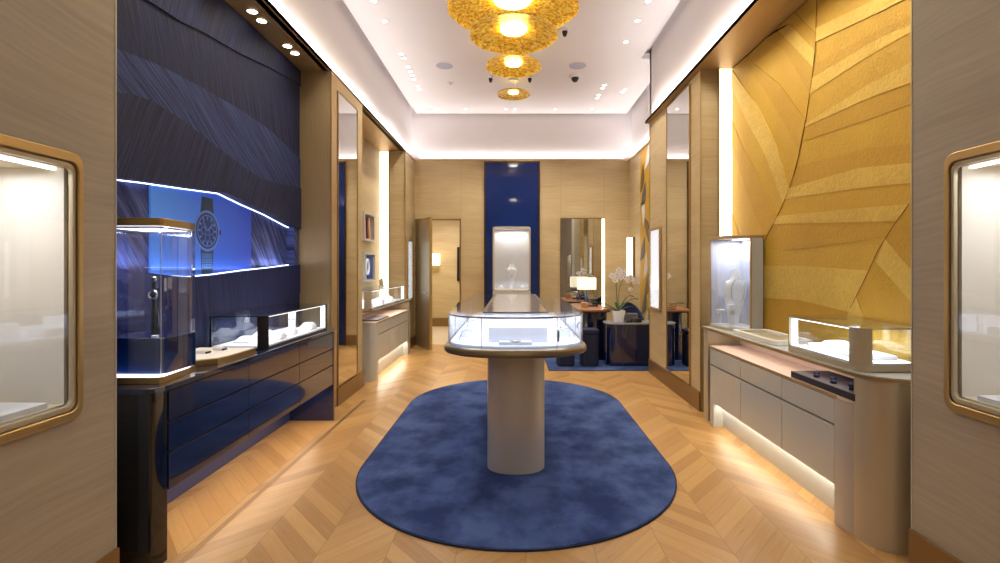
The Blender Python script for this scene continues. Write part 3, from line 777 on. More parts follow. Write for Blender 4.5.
# ================================================================== PALE COUNTERS (right, and far left)
def pale_counter(side, label, xf, xw, yn, yf, ztop, zled, zbot, near_big, cols, lightpow):
    """side +1 right; xf front face of the drawers, xw wall"""
    s = side; t = thing('display_counter', label, 'counter', (s*(xf+xw)/2, (yn+yf)/2, 0))
    def bx(b, xa, xb, *r): b.box(min(s*xa, s*xb), max(s*xa, s*xb), *r); return b
    def pr(b, pts, *r): b.prism([(s*x, y) for x, y in pts], 'z', *r); return b
    w = xw - .003
    b = B(); bx(b, xf+.012, w, yf-.10, yf, 0, ztop-.026); part('side_panel', b, M['champagne'], t, bevel=.003)
    # worktop with a swept near end
    top = [(w, yf), (xf-.002, yf), (xf-.002, yn+.24), (xf+.004, yn+.17), (xf+.035, yn+.09), (xf+.085, yn+.035), (xf+.15, yn+.005), (xf+.2, yn), (w, yn)]
    b = B(); pr(b, top, ztop-.024, ztop); part('worktop', b, M['greige'], t)
    b = B(); pr(b, [(x-.003 if x < w else x, y-(.003 if y < yn+.2 else 0)) for x, y in top], ztop-.020, ztop-.006); part('worktop_edge', b, M['brass'], t)
    # cabinet
    y0, y1 = cols[0], cols[-1]
    b = B(); bx(b, xf+.02, w-.02, y0, y1, zbot+.005, zled-.02); part('carcass', b, M['dark'], t)
    b = B(); lt = [(w, y1+.02), (xf, y1+.02), (xf, y0-.06), (xf+.01, y0-.11), (xf+.035, y0-.145), (xf+.07, y0-.16), (w, y0-.16)]
    pr(b, lt, zled-.016, zled); part('ledge', b, mat('blush_ledge', (222, 198, 184), .4), t)
    b = B(); bx(b, xf-.002, xf+.0, y0-.02, y1+.02, zled-.016, zled); part('ledge_edge', b, M['bronze'], t)
    zm = zbot + (zled-zbot)*.66
    for ya, yb in zip(cols, cols[1:]):
        for za, zb in ((zbot, zm-.006), (zm+.006, zled-.022)):
            b = B(); bx(b, xf, xf+.02, ya+.003, yb-.003, za, zb); part('drawer', b, M['greige'], t, bevel=.0015)
    b = B(); bx(b, xf+.085, xf+.10, y0, y1, 0, zbot); part('kick_board', b, M['greige'], t)
    b = B(); bx(b, xf+.001, xf+.10, y1-.08 if side > 0 else y1-.02, y1+.0, 0, zbot); part('end_foot', b, M['greige'], t)
    # rounded near end pieces
    e1 = [(w, y0), (xf, y0), (xf, y0-.06), (xf+.01, y0-.11), (xf+.035, y0-.145), (xf+.07, y0-.16), (w, y0-.16)]
    b = B(); pr(b, e1, 0, zled-.018); part('rounded_end', b, M['column'] if side > 0 else M['greige'], t)
    if near_big:
        e2 = [(w, yn+.20), (xf+.012, yn+.20), (xf+.012, yn+.155), (xf+.028, yn+.105), (xf+.06, yn+.062), (xf+.105, yn+.035), (xf+.15, yn+.026), (w, yn+.026)]
        b = B(); pr(b, e2, 0, ztop-.026); part('rounded_column', b, M['champagne'], t)
    b = B(); bx(b, w-.04, w, yn+.2, yf-.1, zled, ztop-.026); part('back_panel', b, mat('blush_panel', (222, 200, 186), .5), t)
    b = B(); bx(b, xf+.03, xf+.045, y0, y1, ztop-.034, ztop-.026); part('ledge_light', b, M['led_warm'], t)
    b = B(); bx(b, xf+.06, xf+.075, y0, y1, zbot-.006, zbot); part('kick_light', b, M['led_warm'], t)
    area('kick_light', (s*(xf+.055), (y0+y1)/2, zbot-.012), .03, lightpow, (1, .92, .76), size_y=(y1-y0))
    area('ledge_light', (s*(xf+.10), (y0+y1)/2, ztop-.04), .05, lightpow*.45, (1, .84, .74), size_y=(y1-y0))
    return t
pale_counter(1, 'long pale counter with six grey drawers below the gold wall', 1.765, 2.113, 2.41, 4.67, .86, .703, .21, True, [2.75, 3.29, 3.89, 4.49], 3.2)
pale_counter(-1, 'small white counter with drawers in the left niche near the door', 1.70, 2.22, 5.97, 8.28, .885, .727, .235, False, [6.28, 6.86, 7.46, 8.06], 4.0)
b = B(); P = [(-1.70, 6.28), (-1.70, 6.06), (-1.71, 6.0), (-1.735, 5.975), (-1.775, 5.965), (-2.2, 5.965), (-2.2, 6.28)]

# tray on the ledge of the right counter
t = thing('jewellery_tray', 'long dark tray on the ledge under the right counter top', 'tray', (1.88, 2.9, .7035))
b = B(); b.box(1.775, 2.02, 2.60, 3.20, .7035, .742); part('tray_body', b, mat('plum_black', (36, 28, 40), .55), t, bevel=.002)
for k in range(6):
    b = B(); b.lathe([(.018, 0), (.016, .012), (.004, .02), (.001, .021)], (1.83+.05*(k % 2), 2.7+.08*k, .742), 12); part('ring_cushion', b, M['navy_soft'], t)
b = B(); b.box(-1.93, -1.715, 6.3, 6.9, .7275, .745); solo('jewellery_tray', b, mat('grey_tray', (96, 94, 104), .5), 'grey tray on the ledge of the small white counter in the left niche', 'tray', bevel=.003)

# shallow framed tray standing on the right counter top
t = thing('presentation_tray', 'square white-rimmed tray with a mirrored base on the right counter', 'tray', (1.95, 3.8, .8605))
o_, i_ = rrect(1.80, 2.10, 3.47, 4.14, .05), rrect(1.835, 2.065, 3.505, 4.105, .035)
b = B(); b.ring(o_, i_, 'z', .8605, .896); part('rim', b, mat('ivory_rim', (222, 218, 208), .4), t, bevel=.004)
b = B(); b.prism(shrink(i_, .001), 'z', .861, .872); part('inset', b, M['champagne'], t)

# ---- glass cases on the counters
def glass_case(label, side, xf, xb, y0, y1, z0, z1, frame, lit, post, base_h=.035, top_m=None):
    s = side; t = thing('glass_case', label, 'display case', (s*(xf+xb)/2, (y0+y1)/2, z0))
    c = .05 if frame is M['black'] else .07
    fp = [(xb, y1), (xf, y1), (xf, y0+c), (xf+.012, y0+.035), (xf+.038, y0+.009), (xf+c, y0), (xb, y0)]
    fp = [(s*x, y) for x, y in fp]
    def bx(b, xa, xb_, *r): b.box(min(s*xa, s*xb_), max(s*xa, s*xb_), *r); return b
    b = B(); b.prism(fp, 'z', z0+.0005, z0+base_h); part('base', b, frame, t, bevel=.002)
    b = B(); b.prism(shrink(fp, .012), 'z', z0+base_h, z0+base_h+.01); part('display_floor', b, M['white'], t)
    b = B(); b.ring(fp, shrink(fp, .006), 'z', z0+base_h, z1-.008); part('glass_wall', b, M['glass'], t)
    b = B(); b.prism(fp, 'z', z1-.008, z1); part('glass_top', b, M['glass_blue'], t)
    b = B(); b.ring([(x, y) for x, y in shrink(fp, -.002)], shrink(fp, .010), 'z', z1-.014, z1-.0085); part('top_edge', b, frame, t)
    b = B(); q = [(xf-.001, y0+c+.002), (xf-.001, y0+c), (xf+.011, y0+.034), (xf+.037, y0+.008), (xf+c, y0-.001), (xf+c+.002, y0-.001), (xf+c+.002, y0+.01), (xf+.045, y0+.02), (xf+.012, y0+c), (xf+.011, y0+c+.002)]
    b.prism([(s*x, y) for x, y in q], 'z', z0+base_h, z1-.014); part('corner_post', b, post, t)
    b = B(); bx(b, xf, xf+.012, y1-.012, y1, z0+base_h, z1-.014); part('edge_post', b, post, t)
    b = B(); bx(b, xb-.012, xb, y0, y0+.012, z0+base_h, z1-.014); part('edge_post', b, post, t)
    b = B(); bx(b, xf+.014, xf+.05, y1-.022, y1-.014, z0+base_h+.012, z1-.02); part('light_end', b, M['led_white'], t)
    b = B(); bx(b, xf+.02, xf+.034, y0+c+.02, y1-.03, z1-.022, z1-.0145); part('light_bar', b, M['led_white'], t)
    area('case_light', (s*(xf+xb)/2, (y0+y1)/2, z1-.03), abs(xb-xf)*.6, lit, (.95, .97, 1), size_y=(y1-y0)*.85)
    return t
glass_case('low brass-framed glass case at the near end of the right counter', 1, 1.78, 2.11, 2.58, 3.24, .8605, 1.096, M['champagne'], 2.6, M['champagne'])
glass_case('low black-posted glass case at the far end of the navy counter', -1, 1.70, 2.08, 3.42, 4.56, .8405, 1.078, M['black'], 2.8, M['black'], .012)
glass_case('low glass case on the small white counter in the left niche', -1, 1.72, 2.17, 5.99, 7.90, .8855, 1.13, M['silver'], 5, M['champagne'], .02)
def cushion(x0, x1, y0, y1, z, h, label, m=None):
    """soft wedge: higher at the back"""
    b = B(); n = 8; secs = []
    for k in range(n+1):
        v = k/n; y = y0 + (y1-y0)*v; hh = h*(.35+.65*v)*(1 - .25*(2*v-1)**4)
        sec = []
        for j in range(n+1):
            u = j/n; sec.append((x0+(x1-x0)*u, y, z + hh*(1-(2*u-1)**6*.45)))
        sec += [(x1, y, z), (x0, y, z)]
        secs.append(sec)
    b.loft(secs)
    return solo('jewel_cushion', b, m or M['white_silk'], label, 'cushion')
def tstand(x, y, z, h, w, label, m=None):
    t = thing('bracelet_stand', label, 'jewellery stand', (x, y, z))
    b = B(); b.box(x-w*.6, x+w*.6, y-.04, y+.04, z, z+.01); part('foot', b, m or M['white'], t, bevel=.003)
    b = B(); b.box(x-w*.5, x+w*.5, y-.008, y+.008, z+.01, z+h); part('upright', b, m or M['white'], t, bevel=.004)
    b = B(); b.torus((x, y-.012, z+h*.62), w*.28, .004, 'y', 18, 6); part('bracelet', b, M['diamond'], t)
zz = .8605+.046
block(1.86, 2.06, 2.68, 3.16, zz, .022, 'flat white plinth inside the near glass case on the right counter', cat='plinth', name='display_plinth')
cushion(1.90, 2.04, 2.92, 3.08, zz+.0225, .035, 'white cushion behind the upright stand in the right glass case')
cushion(1.88, 1.98, 2.70, 2.80, zz+.0225, .03, 'white cushion nearest the viewer in the right glass case')
tstand(1.95, 2.86, zz+.0225, .15, .055, 'white upright bracelet stand in the right glass case')
zz = .8405+.023
for i, (x0, x1, y0, y1, h, lb) in enumerate([(-2.0, -1.88, 3.56, 3.66, .05, 'nearest white cushion'), (-1.86, -1.74, 3.72, 3.84, .06, 'second white cushion'),
        (-2.02, -1.90, 3.84, 3.96, .06, 'back-row white cushion'), (-1.86, -1.76, 3.98, 4.08, .06, 'third front-row white cushion'), (-1.86, -1.74, 4.30, 4.42, .07, 'farthest white cushion')]):
    cushion(x0, x1, y0, y1, zz, h, lb + ' inside the glass case on the navy counter')
tstand(-1.86, 4.20, zz, .17, .06, 'white upright stand near the far end of the glass case on the navy counter')
zz = .8855+.031
for i in range(6):
    y = 6.25+i*.27
    cushion(-1.90 - .12*(i % 2), -1.78 - .12*(i % 2), y, y+.12, zz, .05 + .02*(i % 3),
            ['nearest', 'second', 'third', 'fourth', 'fifth', 'farthest'][i] + ' white cushion in the glass case of the left niche')
tstand(-2.0, 6.2, zz, .16, .06, 'white stand at the near end of the glass case in the left niche')

# small thing standing on top of the left niche case
t = thing('sign_stand', 'small grey stand on top of the glass case in the left niche', 'stand', (-1.95, 7.4, 1.1305))
b = B(); b.box(-1.99, -1.91, 7.38, 7.42, 1.1305, 1.138); part('foot', b, M['silver'], t)
b = B(); b.prism([(-1.985, 1.138), (-1.92, 1.138), (-1.94, 1.26), (-1.99, 1.22)], 'y', 7.395, 7.405); part('plate', b, M['silver'], t)

# lit wall niches above the left niche counter
def niche(y0, y1, z0, z1, label, m_in):
    t = thing('wall_showcase', label, 'wall niche', (-2.22, (y0+y1)/2, z0))
    b = B(); b.ring([(y0, z0), (y1, z0), (y1, z1), (y0, z1)], [(y0+.03, z0+.03), (y1-.03, z0+.03), (y1-.03, z1-.03), (y0+.03, z1-.03)], 'x', -2.219, -2.15); part('frame', b, M['greige'], t, bevel=.003)
    b = B(); b.box(-2.218, -2.205, y0+.03, y1-.03, z0+.03, z1-.03); part('back', b, m_in, t)
    return t
t = niche(7.22, 7.76, 1.80, 2.22, 'upper framed wall niche with pinkish straps in the left niche', mat('rose_brown', (140, 92, 84), .6))
for k in range(3):
    b = B(); b.prism([(7.34+.12*k, 1.84), (7.40+.12*k, 1.84), (7.36+.12*k, 2.16), (7.30+.12*k, 2.16)], 'x', -2.20, -2.18); part('strap', b, [mat('rose', (196, 130, 116), .5), mat('wine', (96, 44, 48), .5), mat('sand', (214, 180, 150), .5)][k], t)
t = niche(7.24, 7.78, 1.20, 1.63, 'lower framed wall niche holding a blue box in the left niche', mat('pale_blue_lining', (196, 206, 228), .6))
b = B(); b.box(-2.20, -2.175, 7.50, 7.72, 1.24, 1.58); part('blue_box', b, mat('mid_blue_box', (60, 80, 150), .5), t)
b = B(); b.torus((-2.165, 7.42, 1.42), .085, .014, 'x', 22, 8, .8, 1.3); part('white_ring', b, M['white'], t)

# ================================================================== NAVY COUNTER (left)
t = thing('display_counter', 'long dark navy lacquered counter with drawers along the blue wall', 'counter', (-1.85, 3.45, 0))
def navytop(x0):
    return [(x0, 2.30), (-1.72, 2.30), (-1.675, 2.318), (-1.652, 2.365), (-1.65, 2.42), (-1.65, 4.62), (x0, 4.62)]
b = B(); b.prism(navytop(-2.075), 'z', .815, .84); part('worktop', b, mat('navy_glass_top', (22, 34, 66), .08, coat=1), t, bevel=.002)
b = B(); b.prism([(-2.07, 2.32), (-1.715, 2.32), (-1.684, 2.33), (-1.665, 2.365), (-1.662, 2.40), (-2.07, 2.40)], 'z', 0, .813); part('end_panel', b, M['navy_dark'], t)
b = B(); b.box(-2.07, -1.652, 4.585, 4.615, 0, .813); part('end_panel', b, M['navy'], t, bevel=.002)
b = B(); b.box(-2.07, -1.68, 2.402, 4.583, .34, .81); part('carcass', b, M['black'], t)
for ya, yb in [(2.402, 3.13), (3.13, 3.87), (3.87, 4.583)]:
    for za, zb in [(.335, .508), (.516, .656), (.664, .806)]:
        b = B(); b.box(-1.678, -1.656, ya+.002, yb-.002, za, zb); part('drawer', b, M['navy'], t, bevel=.001)
b = B(); b.box(-2.07, -2.05, 2.402, 4.583, 0, .338); part('back_board', b, mat('blue_lacquer_board', (40, 58, 110), .3, coat=.5), t)
b = B(); b.box(-1.80, -1.786, 2.45, 4.56, .329, .336); part('under_light', b, M['led_warm'], t)
area('counter_under_light', (-1.80, 3.5, .322), .04, 5, (1, .80, .62), size_y=2.1)

# tall glass watch case
x0, x1, y0, y1 = -2.06, -1.69, 2.405, 2.80
case = [(x0, y0), (x1-.05, y0), (x1-.012, y0+.018), (x1, y0+.06), (x1, y1-.05), (x1-.05, y1), (x0, y1)]
case = [(-2.06, 2.405), (-1.73, 2.405), (-1.708, 2.412), (-1.698, 2.43), (-1.715, 2.64), (-1.745, 2.74), (-1.80, 2.79), (-2.06, 2.79)]
t = thing('glass_case', 'tall glass watch case with brass rims at the near end of the navy counter', 'display case', (-1.87, 2.6, .8405))
b = B(); b.prism(case, 'z', .8405, .872); part('base_rim', b, M['brass'], t, bevel=.002)
b = B(); b.prism(shrink(case, .008), 'z', .872, .878); part('display_floor', b, M['led_white'], t)
b = B(); b.ring(case, shrink(case, .006), 'z', .872, 1.605); part('glass_wall', b, M['glass_blue'], t)
b = B(); b.prism(shrink(case, -.003), 'z', 1.605, 1.642); part('top_rim', b, M['brass'], t, bevel=.002)
b = B(); b.prism(shrink(case, .03), 'z', 1.600, 1.6045); part('ceiling_light', b, mat('case_top_glow', (255, 255, 255), .5, emit=(240, 244, 255), es=2.2), t)
b = B(); b.tube([(x, y, 1.597) for x, y in shrink(case, .012)], .005, 6, closed=True); part('beaded_edge', b, M['diamond'], t)
for x, y in [(-1.712, 2.428), (-1.75, 2.72)]:
    b = B(); b.cyl((x, y, .88), (x, y, 1.6), .0022); part('glass_seam', b, M['diamond'], t)
area('watch_case_light', (-1.88, 2.6, 1.59), .25, 4, (.9, .94, 1))
t = thing('watch_plinth', 'large glossy navy block inside the tall glass watch case', 'display block', (-1.88, 2.55, .878))
b = B(); b.prism([(-2.03, 2.45), (-1.745, 2.45), (-1.722, 2.462), (-1.712, 2.485), (-1.715, 2.70), (-2.03, 2.70)], 'z', .879, 1.056); part('block', b, mat('blue_lacquer_block', (14, 44, 104), .1, coat=1), t, bevel=.002)
b = B(); b.box(-1.79, -1.765, 2.47, 2.49, 1.0565, 1.066); solo('price_tag', b, M['white'], 'tiny white tag on top of the glossy navy block', 'tag')
t = thing('watch', 'silver-cased watch hanging upright on a dark stand in the tall glass case', 'watch', (-1.82, 2.58, 1.057))
wx, wy = -1.845, 2.56
b = B(); b.prism([(wx-.020, 1.057), (wx+.020, 1.057), (wx+.014, 1.30), (wx-.014, 1.30)], 'y', wy+.012, wy+.022); part('stand', b, M['navy_dark'], t, bevel=.002)
b = B(); b.prism([(wx-.011, 1.12), (wx+.011, 1.12), (wx+.010, 1.33), (wx-.010, 1.33)], 'y', wy+.003, wy+.010); part('strap', b, M['black'], t)
b = B(); b.torus((wx, wy-.002, 1.262), .021, .0055, 'y', 24, 8); part('case_ring', b, M['silver'], t)
b = B(); b.prism([(wx+.018*math.cos(2*PI*k/20), 1.262+.018*math.sin(2*PI*k/20)) for k in range(20)], 'y', wy-.002, wy+.003); part('dial', b, M['navy_dark'], t)
b = B(); b.box(wx-.012, wx+.012, wy-.001, wy+.012, 1.335, 1.355); part('buckle', b, M['silver'], t, bevel=.003)

# ring tray
t = thing('ring_tray', 'cream ring tray with a brass rim between the tall and the low case', 'tray', (-1.88, 3.02, .8405))
tp = [(-2.06, 2.84), (-1.80, 2.84), (-1.715, 2.90), (-1.695, 3.0), (-1.69, 3.28), (-2.06, 3.28)]
b = B(); b.prism(tp, 'z', .8405, .874); part('rim', b, M['brass'], t, bevel=.002)
b = B(); b.prism(shrink(tp, .006), 'z', .874, .880); part('pad', b, mat('cream_pad', (236, 226, 206), .7), t, bevel=.002)
for i, (x, y) in enumerate([(-1.93, 2.93), (-1.90, 3.05), (-1.87, 3.17)]):
    b = B(); b.prism([(-.03+x, .881), (x+.03, .881), (x+.022, .899), (x-.022, .899)], 'y', y-.02, y+.02); part('ring_slot', b, mat('slot_cushion', (222, 216, 206), .6), t, bevel=.003)
    b = B(); b.box(x+.032, x+.044, y-.022, y+.022, .8805, .892); part('dark_slot_bar', b, M['black'], t, bevel=.002)  # black bar beside each slot cushion

# backlit picture panel with the watch, in the slot
t = thing('picture_panel', 'bright blue picture panel with a wristwatch on the blue wall', 'picture', (-2.17, 3.55, 1.3))
n = NT('blue_picture'); o_ = n.pos()
f = n.math('MULTIPLY', n.math('SUBTRACT', o_[1], 2.95), .72)
n.base(n.ramp(f, [(0.0, lin((70, 128, 206))), (.45, lin((44, 88, 190))), (1.0, lin((22, 46, 150)))]))
n.set(Roughness=.4); n.b.inputs['Emission Strength'].default_value = .38
n.l.new(n.b.inputs['Base Color'].links[0].from_socket, n.b.inputs['Emission Color'])
b = B(); b.box(-2.186, -2.166, 2.985, 4.13, 1.22, 2.14); part('picture_sheet', b, n.m, t)
wm1 = mat('picture_ink', (26, 50, 116), .5); wm2 = mat('picture_pale_ink', (92, 134, 214), .5); wm3 = mat('picture_teal_ink', (24, 62, 98), .5)
cy, cz, X0 = 3.535, 1.662, -2.166
def circ(c, r, n=40, sy=1, sz=1.0): return [(c[0]+r*sy*math.cos(2*PI*k/n), c[1]+r*sz*math.sin(2*PI*k/n)) for k in range(n)]
b = B(); b.prism([(cy-.078, cz+.10), (cy+.078, cz+.10), (cy+.066, cz+.235), (cy-.060, cz+.235)], 'x', X0, X0+.0012); part('printed_strap', b, wm3, t)
b = B(); b.prism([(cy-.075, cz-.10), (cy+.075, cz-.10), (cy+.062, 1.36), (cy-.062, 1.345)], 'x', X0, X0+.0012); part('printed_bracelet', b, wm3, t)
b = B()
for r_ in range(3):
    for k in range(4):
        yy = cy-.046+.028*k; z_ = cz-.175-.036*r_; b.ring([(yy-.012, z_-.014), (yy+.010, z_-.014), (yy+.010, z_+.014), (yy-.012, z_+.014)], [(yy-.007, z_-.010), (yy+.005, z_-.010), (yy+.005, z_+.010), (yy-.007, z_+.010)], 'x', X0+.0012, X0+.002)
part('printed_writing_links', b, wm2, t)  # link shapes drawn in place of unreadable writing
b = B(); b.ring(circ((cy, cz), .145), circ((cy, cz), .128), 'x', X0+.001, X0+.002); b.ring(circ((cy, cz), .112), circ((cy, cz), .106), 'x', X0+.0022, X0+.003); part('printed_bezel', b, wm2, t)
b = B(); b.prism(circ((cy, cz), .128), 'x', X0+.001, X0+.002); b.box(X0, X0+.002, cy+.14, cy+.165, cz-.018, cz+.018); part('printed_dial', b, wm1, t)
b = B()
for k in range(12):
    a = 2*PI*k/12; c_, s_ = math.cos(a), math.sin(a)
    P = [(cy+c_*r-s_*w_, cz+s_*r+c_*w_) for r, w_ in [(.078, -.006), (.102, -.006), (.102, .006), (.078, .006)]]
    b.prism(P, 'x', X0+.002, X0+.003)
for dy, dz in [(-.045, -.0), (.045, 0), (0, -.05)]: b.ring(circ((cy+dy, cz+dz), .028, 20), circ((cy+dy, cz+dz), .024, 20), 'x', X0+.002, X0+.003)
part('printed_markers', b, wm2, t)
b = B(); b.prism([(cy-.004, cz), (cy-.052, cz+.056), (cy-.046, cz+.062), (cy+.004, cz)], 'x', X0+.003, X0+.004); b.prism([(cy-.004, cz), (cy+.062, cz+.062), (cy+.068, cz+.056), (cy+.004, cz)], 'x', X0+.003, X0+.004)
part('printed_hands', b, wm2, t)

# ================================================================== TALL CASE, RIGHT COUNTER
t = thing('glass_case', 'tall bronze-rimmed glass case with a curved front on the right counter', 'display case', (1.97, 4.45, .8605))
cf = [(2.115, 4.24), (2.02, 4.24), (1.95, 4.243), (1.89, 4.27), (1.845, 4.33), (1.82, 4.41), (1.812, 4.50), (1.812, 4.62), (2.115, 4.62)]
b = B(); b.prism(cf, 'z', .8610, .885); part('base_rim', b, M['champagne'], t, bevel=.002)
b = B(); b.prism(shrink(cf, -.001), 'z', 1.655, 1.680); part('top_rim', b, M['bronze'], t, bevel=.002)
b = B(); b.prism(shrink(cf, .01), 'z', .885, .892); part('display_floor', b, M['white'], t)
b = B(); ip = shrink(cf, .006); b.strip(cf[1:8], ip[1:8], 'z', .886, 1.654); part('curved_glass', b, M['glass'], t)
b = B(); b.box(2.02, 2.116, 4.236, 4.250, .886, 1.654); part('side_panel', b, M['greige'], t, bevel=.002)
b = B(); b.box(2.008, 2.021, 4.233, 4.250, .886, 1.654); part('edge_post', b, M['bronze'], t)
b = B(); b.box(1.809, 1.816, 4.60, 4.622, .886, 1.654); part('edge_post', b, M['bronze'], t)
b = B(); b.box(2.09, 2.114, 4.252, 4.60, .886, 1.654); b.box(1.82, 2.09, 4.60, 4.618, .886, 1.654); part('back_panel', b, mat('pale_lavender_lining', (206, 208, 222), .6), t)
b = B(); b.box(1.98, 2.06, 4.34, 4.54, 1.648, 1.654); part('ceiling_light', b, M['led_white'], t)
area('tall_case_light', (1.98, 4.44, 1.64), .2, 1.7, (.95, .97, 1))
# curved necklace stand inside
t = thing('necklace_stand', 'tall arched white necklace stand inside the tall right case', 'necklace bust', (1.98, 4.45, .8925))
b = B(); secs = []
for f, cx_, cy_, hw, hd in [(0, 1.955, 4.42, .035, .025), (.15, 1.955, 4.42, .045, .025), (.35, 1.965, 4.43, .065, .028), (.55, 1.975, 4.44, .085, .03), (.7, 1.985, 4.45, .092, .032), (.78, 1.99, 4.455, .085, .034), (.82, 1.993, 4.458, .05, .034), (.88, 1.995, 4.46, .036, .03), (1.0, 1.995, 4.46, .034, .028)]:
    secs.append([(cx_-.01+hw*1.15*math.cos(2*PI*k/20), cy_+hd*math.sin(2*PI*k/20), .8925+f*.49) for k in range(20)])
b.loft(secs); part('arched_form', b, M['white_silk'], t)
b = B(); b.tube([(1.975+.06*math.sin(a), 4.398+.012*math.cos(a), 1.20-.11*math.cos(a)) for a in [PI*(k/12)*2-PI for k in range(13)]], .004, 6, closed=False); part('necklace', b, M['diamond'], t)
tstand(1.90, 4.35, .8925, .19, .05, 'slim white stand in front of the arched bust in the tall right case')
t = thing('earring_stand', 'small white T-shaped earring stand at the left of the tall right case', 'jewellery stand', (1.86, 4.5, .8925))
b = B(); b.lathe([(.028, 0), (.028, .008), (.006, .012), (.006, .13)], (1.862, 4.50, .8925), 14); part('post', b, M['white'], t)
b = B(); b.tube([(1.825, 4.50, 1.02), (1.90, 4.50, 1.02)], .010, 10); part('crossbar', b, M['white'], t)
for x in (1.838, 1.888):
    b = B(); b.ball((x, 4.488, 1.0), .007); part('earring', b, M['diamond'], t)

# ================================================================== PENDANTS
def pendant(cx, cy, zr, D, label, es):
    t = thing('pendant_lamp', label, 'pendant lamp', (cx, cy, zr)); R_ = D/2; H = .10*D
    b = B(); n_ = 64; secs = []; rr = random.Random(int(D*1000))
    prof = [(1.0, 0), (.985, .012), (.93, .028), (.8, .052), (.6, .076), (.4, .092), (.2, .098)]
    fr = [(R_*r, h*D*.9) for r, h in prof]; th = .010
    outer = [(r, z+th) for r, z in fr][::-1]
    P = fr + [(fr[0][0]+.0, th)] 
    # closed shell: inner surface from the centre ring outward, round the rim, back inward
    ring = [(r, z) for r, z in fr[::-1]] + [(r, z+th) for r, z in fr]
    for r, z in ring:
        secs.append([(cx+r*(1+.012*math.sin(5*a+1)+.01*math.sin(11*a))*math.cos(a), cy+r*(1+.012*math.sin(5*a+1)+.01*math.sin(11*a))*math.sin(a), zr+z) for a in [2*PI*k/n_ for k in range(n_)]])
    secs.append(secs[0]); b.loft(secs, cap=False)
    part('gold_dish', b, M['leaf_gold'], t)
    b = B(); b.lathe([(.001, .040*D), (R_*.18, .044*D), (R_*.28, .058*D), (R_*.30, .076*D), (.001, .085*D)], (cx, cy, zr), 32)
    part('lamp_disc', b, mat('pendant_glow', (255, 240, 190), .5, emit=(255, 226, 140), es=es), t)
    zt = ZT
    b = B(); b.lathe([(.001, 0), (R_*.30, 0), (R_*.30, .03), (.001, .03)], (cx, cy, zt-.031), 32); part('canopy', b, mat('pendant_canopy', (206, 200, 196), .4), t)
    for k in range(3):
        a = 2*PI*k/3+.5
        b = B(); b.cyl((cx+R_*.22*math.cos(a), cy+R_*.22*math.sin(a), zr+.098*D), (cx+R_*.22*math.cos(a), cy+R_*.22*math.sin(a), zt-.03), .003, 6); part('cord', b, M['silver'], t)
pendant(-.01, 4.90, 3.95, 1.29, 'largest gold dish pendant lamp, cut by the top picture edge', 42)
pendant(.0, 4.05, 3.28, .71, 'gold dish pendant lamp hanging lowest, just below the largest dish', 48)
pendant(.0, 6.05, 3.83, .67, 'medium gold dish pendant lamp between the lowest dish and the smallest dish', 42)
pendant(.0, 7.45, 3.98, .49, 'smallest gold dish pendant lamp, farthest from the viewer', 12)

# ---- ceiling fittings
def on_ceiling(px, py): d = (ZT-1.4)*500/(268-py); return ((px-513.5)*d/500, d)
def ceil_spot(px, py, label, r=.028, z=None, group='recessed ceiling spotlights'):
    x, y = on_ceiling(px, py)
    if z is not None:
        d = (z-1.4)*500/(268-py); x, y = (px-513.5)*d/500, d
    z = ZT if z is None else z
    t = thing('ceiling_spotlight', label, 'spotlight', (x, y, z), group)
    b = B(); b.ring(circ((x, y), r*1.35, 20), circ((x, y), r, 20), 'z', z-.004, z-.0004); part('trim_ring', b, M['plaster'] if z == ZT else M['bronze'], t)
    b = B(); b.prism(circ((x, y), r, 20), 'z', z-.0035, z-.0006); part('lens', b, M['lens'], t)
ORD = ['first', 'second', 'third', 'fourth', 'fifth', 'sixth', 'seventh', 'eighth', 'ninth', 'tenth', 'eleventh']
for i, (px, py) in enumerate([(374, 1), (384.6, 21), (401, 54), (404, 58.2), (408, 66.7), (410.4, 71.4), (412.2, 75), (413.6, 79), (417.6, 86), (419.2, 89)]):
    ceil_spot(px, py, '%s spotlight from the front in the left ceiling row' % ORD[i])
for i, (px, py) in enumerate([(648, 1), (637.5, 20.5), (626, 41.7), (625, 89.5), (622.6, 92)]):
    ceil_spot(px, py, '%s spotlight from the front in the right ceiling row' % ORD[i])
for i, (px, py) in enumerate([(604.5, 85), (602.6, 88), (598.8, 95), (597.2, 98)]):
    ceil_spot(px, py, '%s spotlight from the front in the short inner right row' % ORD[i])
for i, (px, py) in enumerate([(429, 107), (437.5, 109), (465.5, 109), (505.8, 109), (515, 109), (555.5, 109), (592, 109), (611.5, 109.5)]):
    ceil_spot(px, py, '%s spotlight from the left in the row along the back of the ceiling' % ORD[i], .024)
for i, (px, py) in enumerate([(252.3, 11.2), (261.6, 20.6), (287.5, 45.9), (295, 53)]):
    ceil_spot(px, py, '%s spotlight from the front in the bronze soffit over the navy counter' % ORD[i], .036, ZC-.002, 'soffit spotlights')
for k in range(6):
    spot('soffit_spot_light', (-1.90, 2.5+.4*k, ZC-.02), 7, (1, .95, .9), 140, 1.0, .08, (-1.92, 2.5+.4*k, 0))
for k in range(8):
    spot('soffit_spot_light', (1.84, 2.5+.3*k, ZC-.02), 13, (1, .93, .78), 150, 1.0, .10, (1.88, 2.5+.3*k, 0))
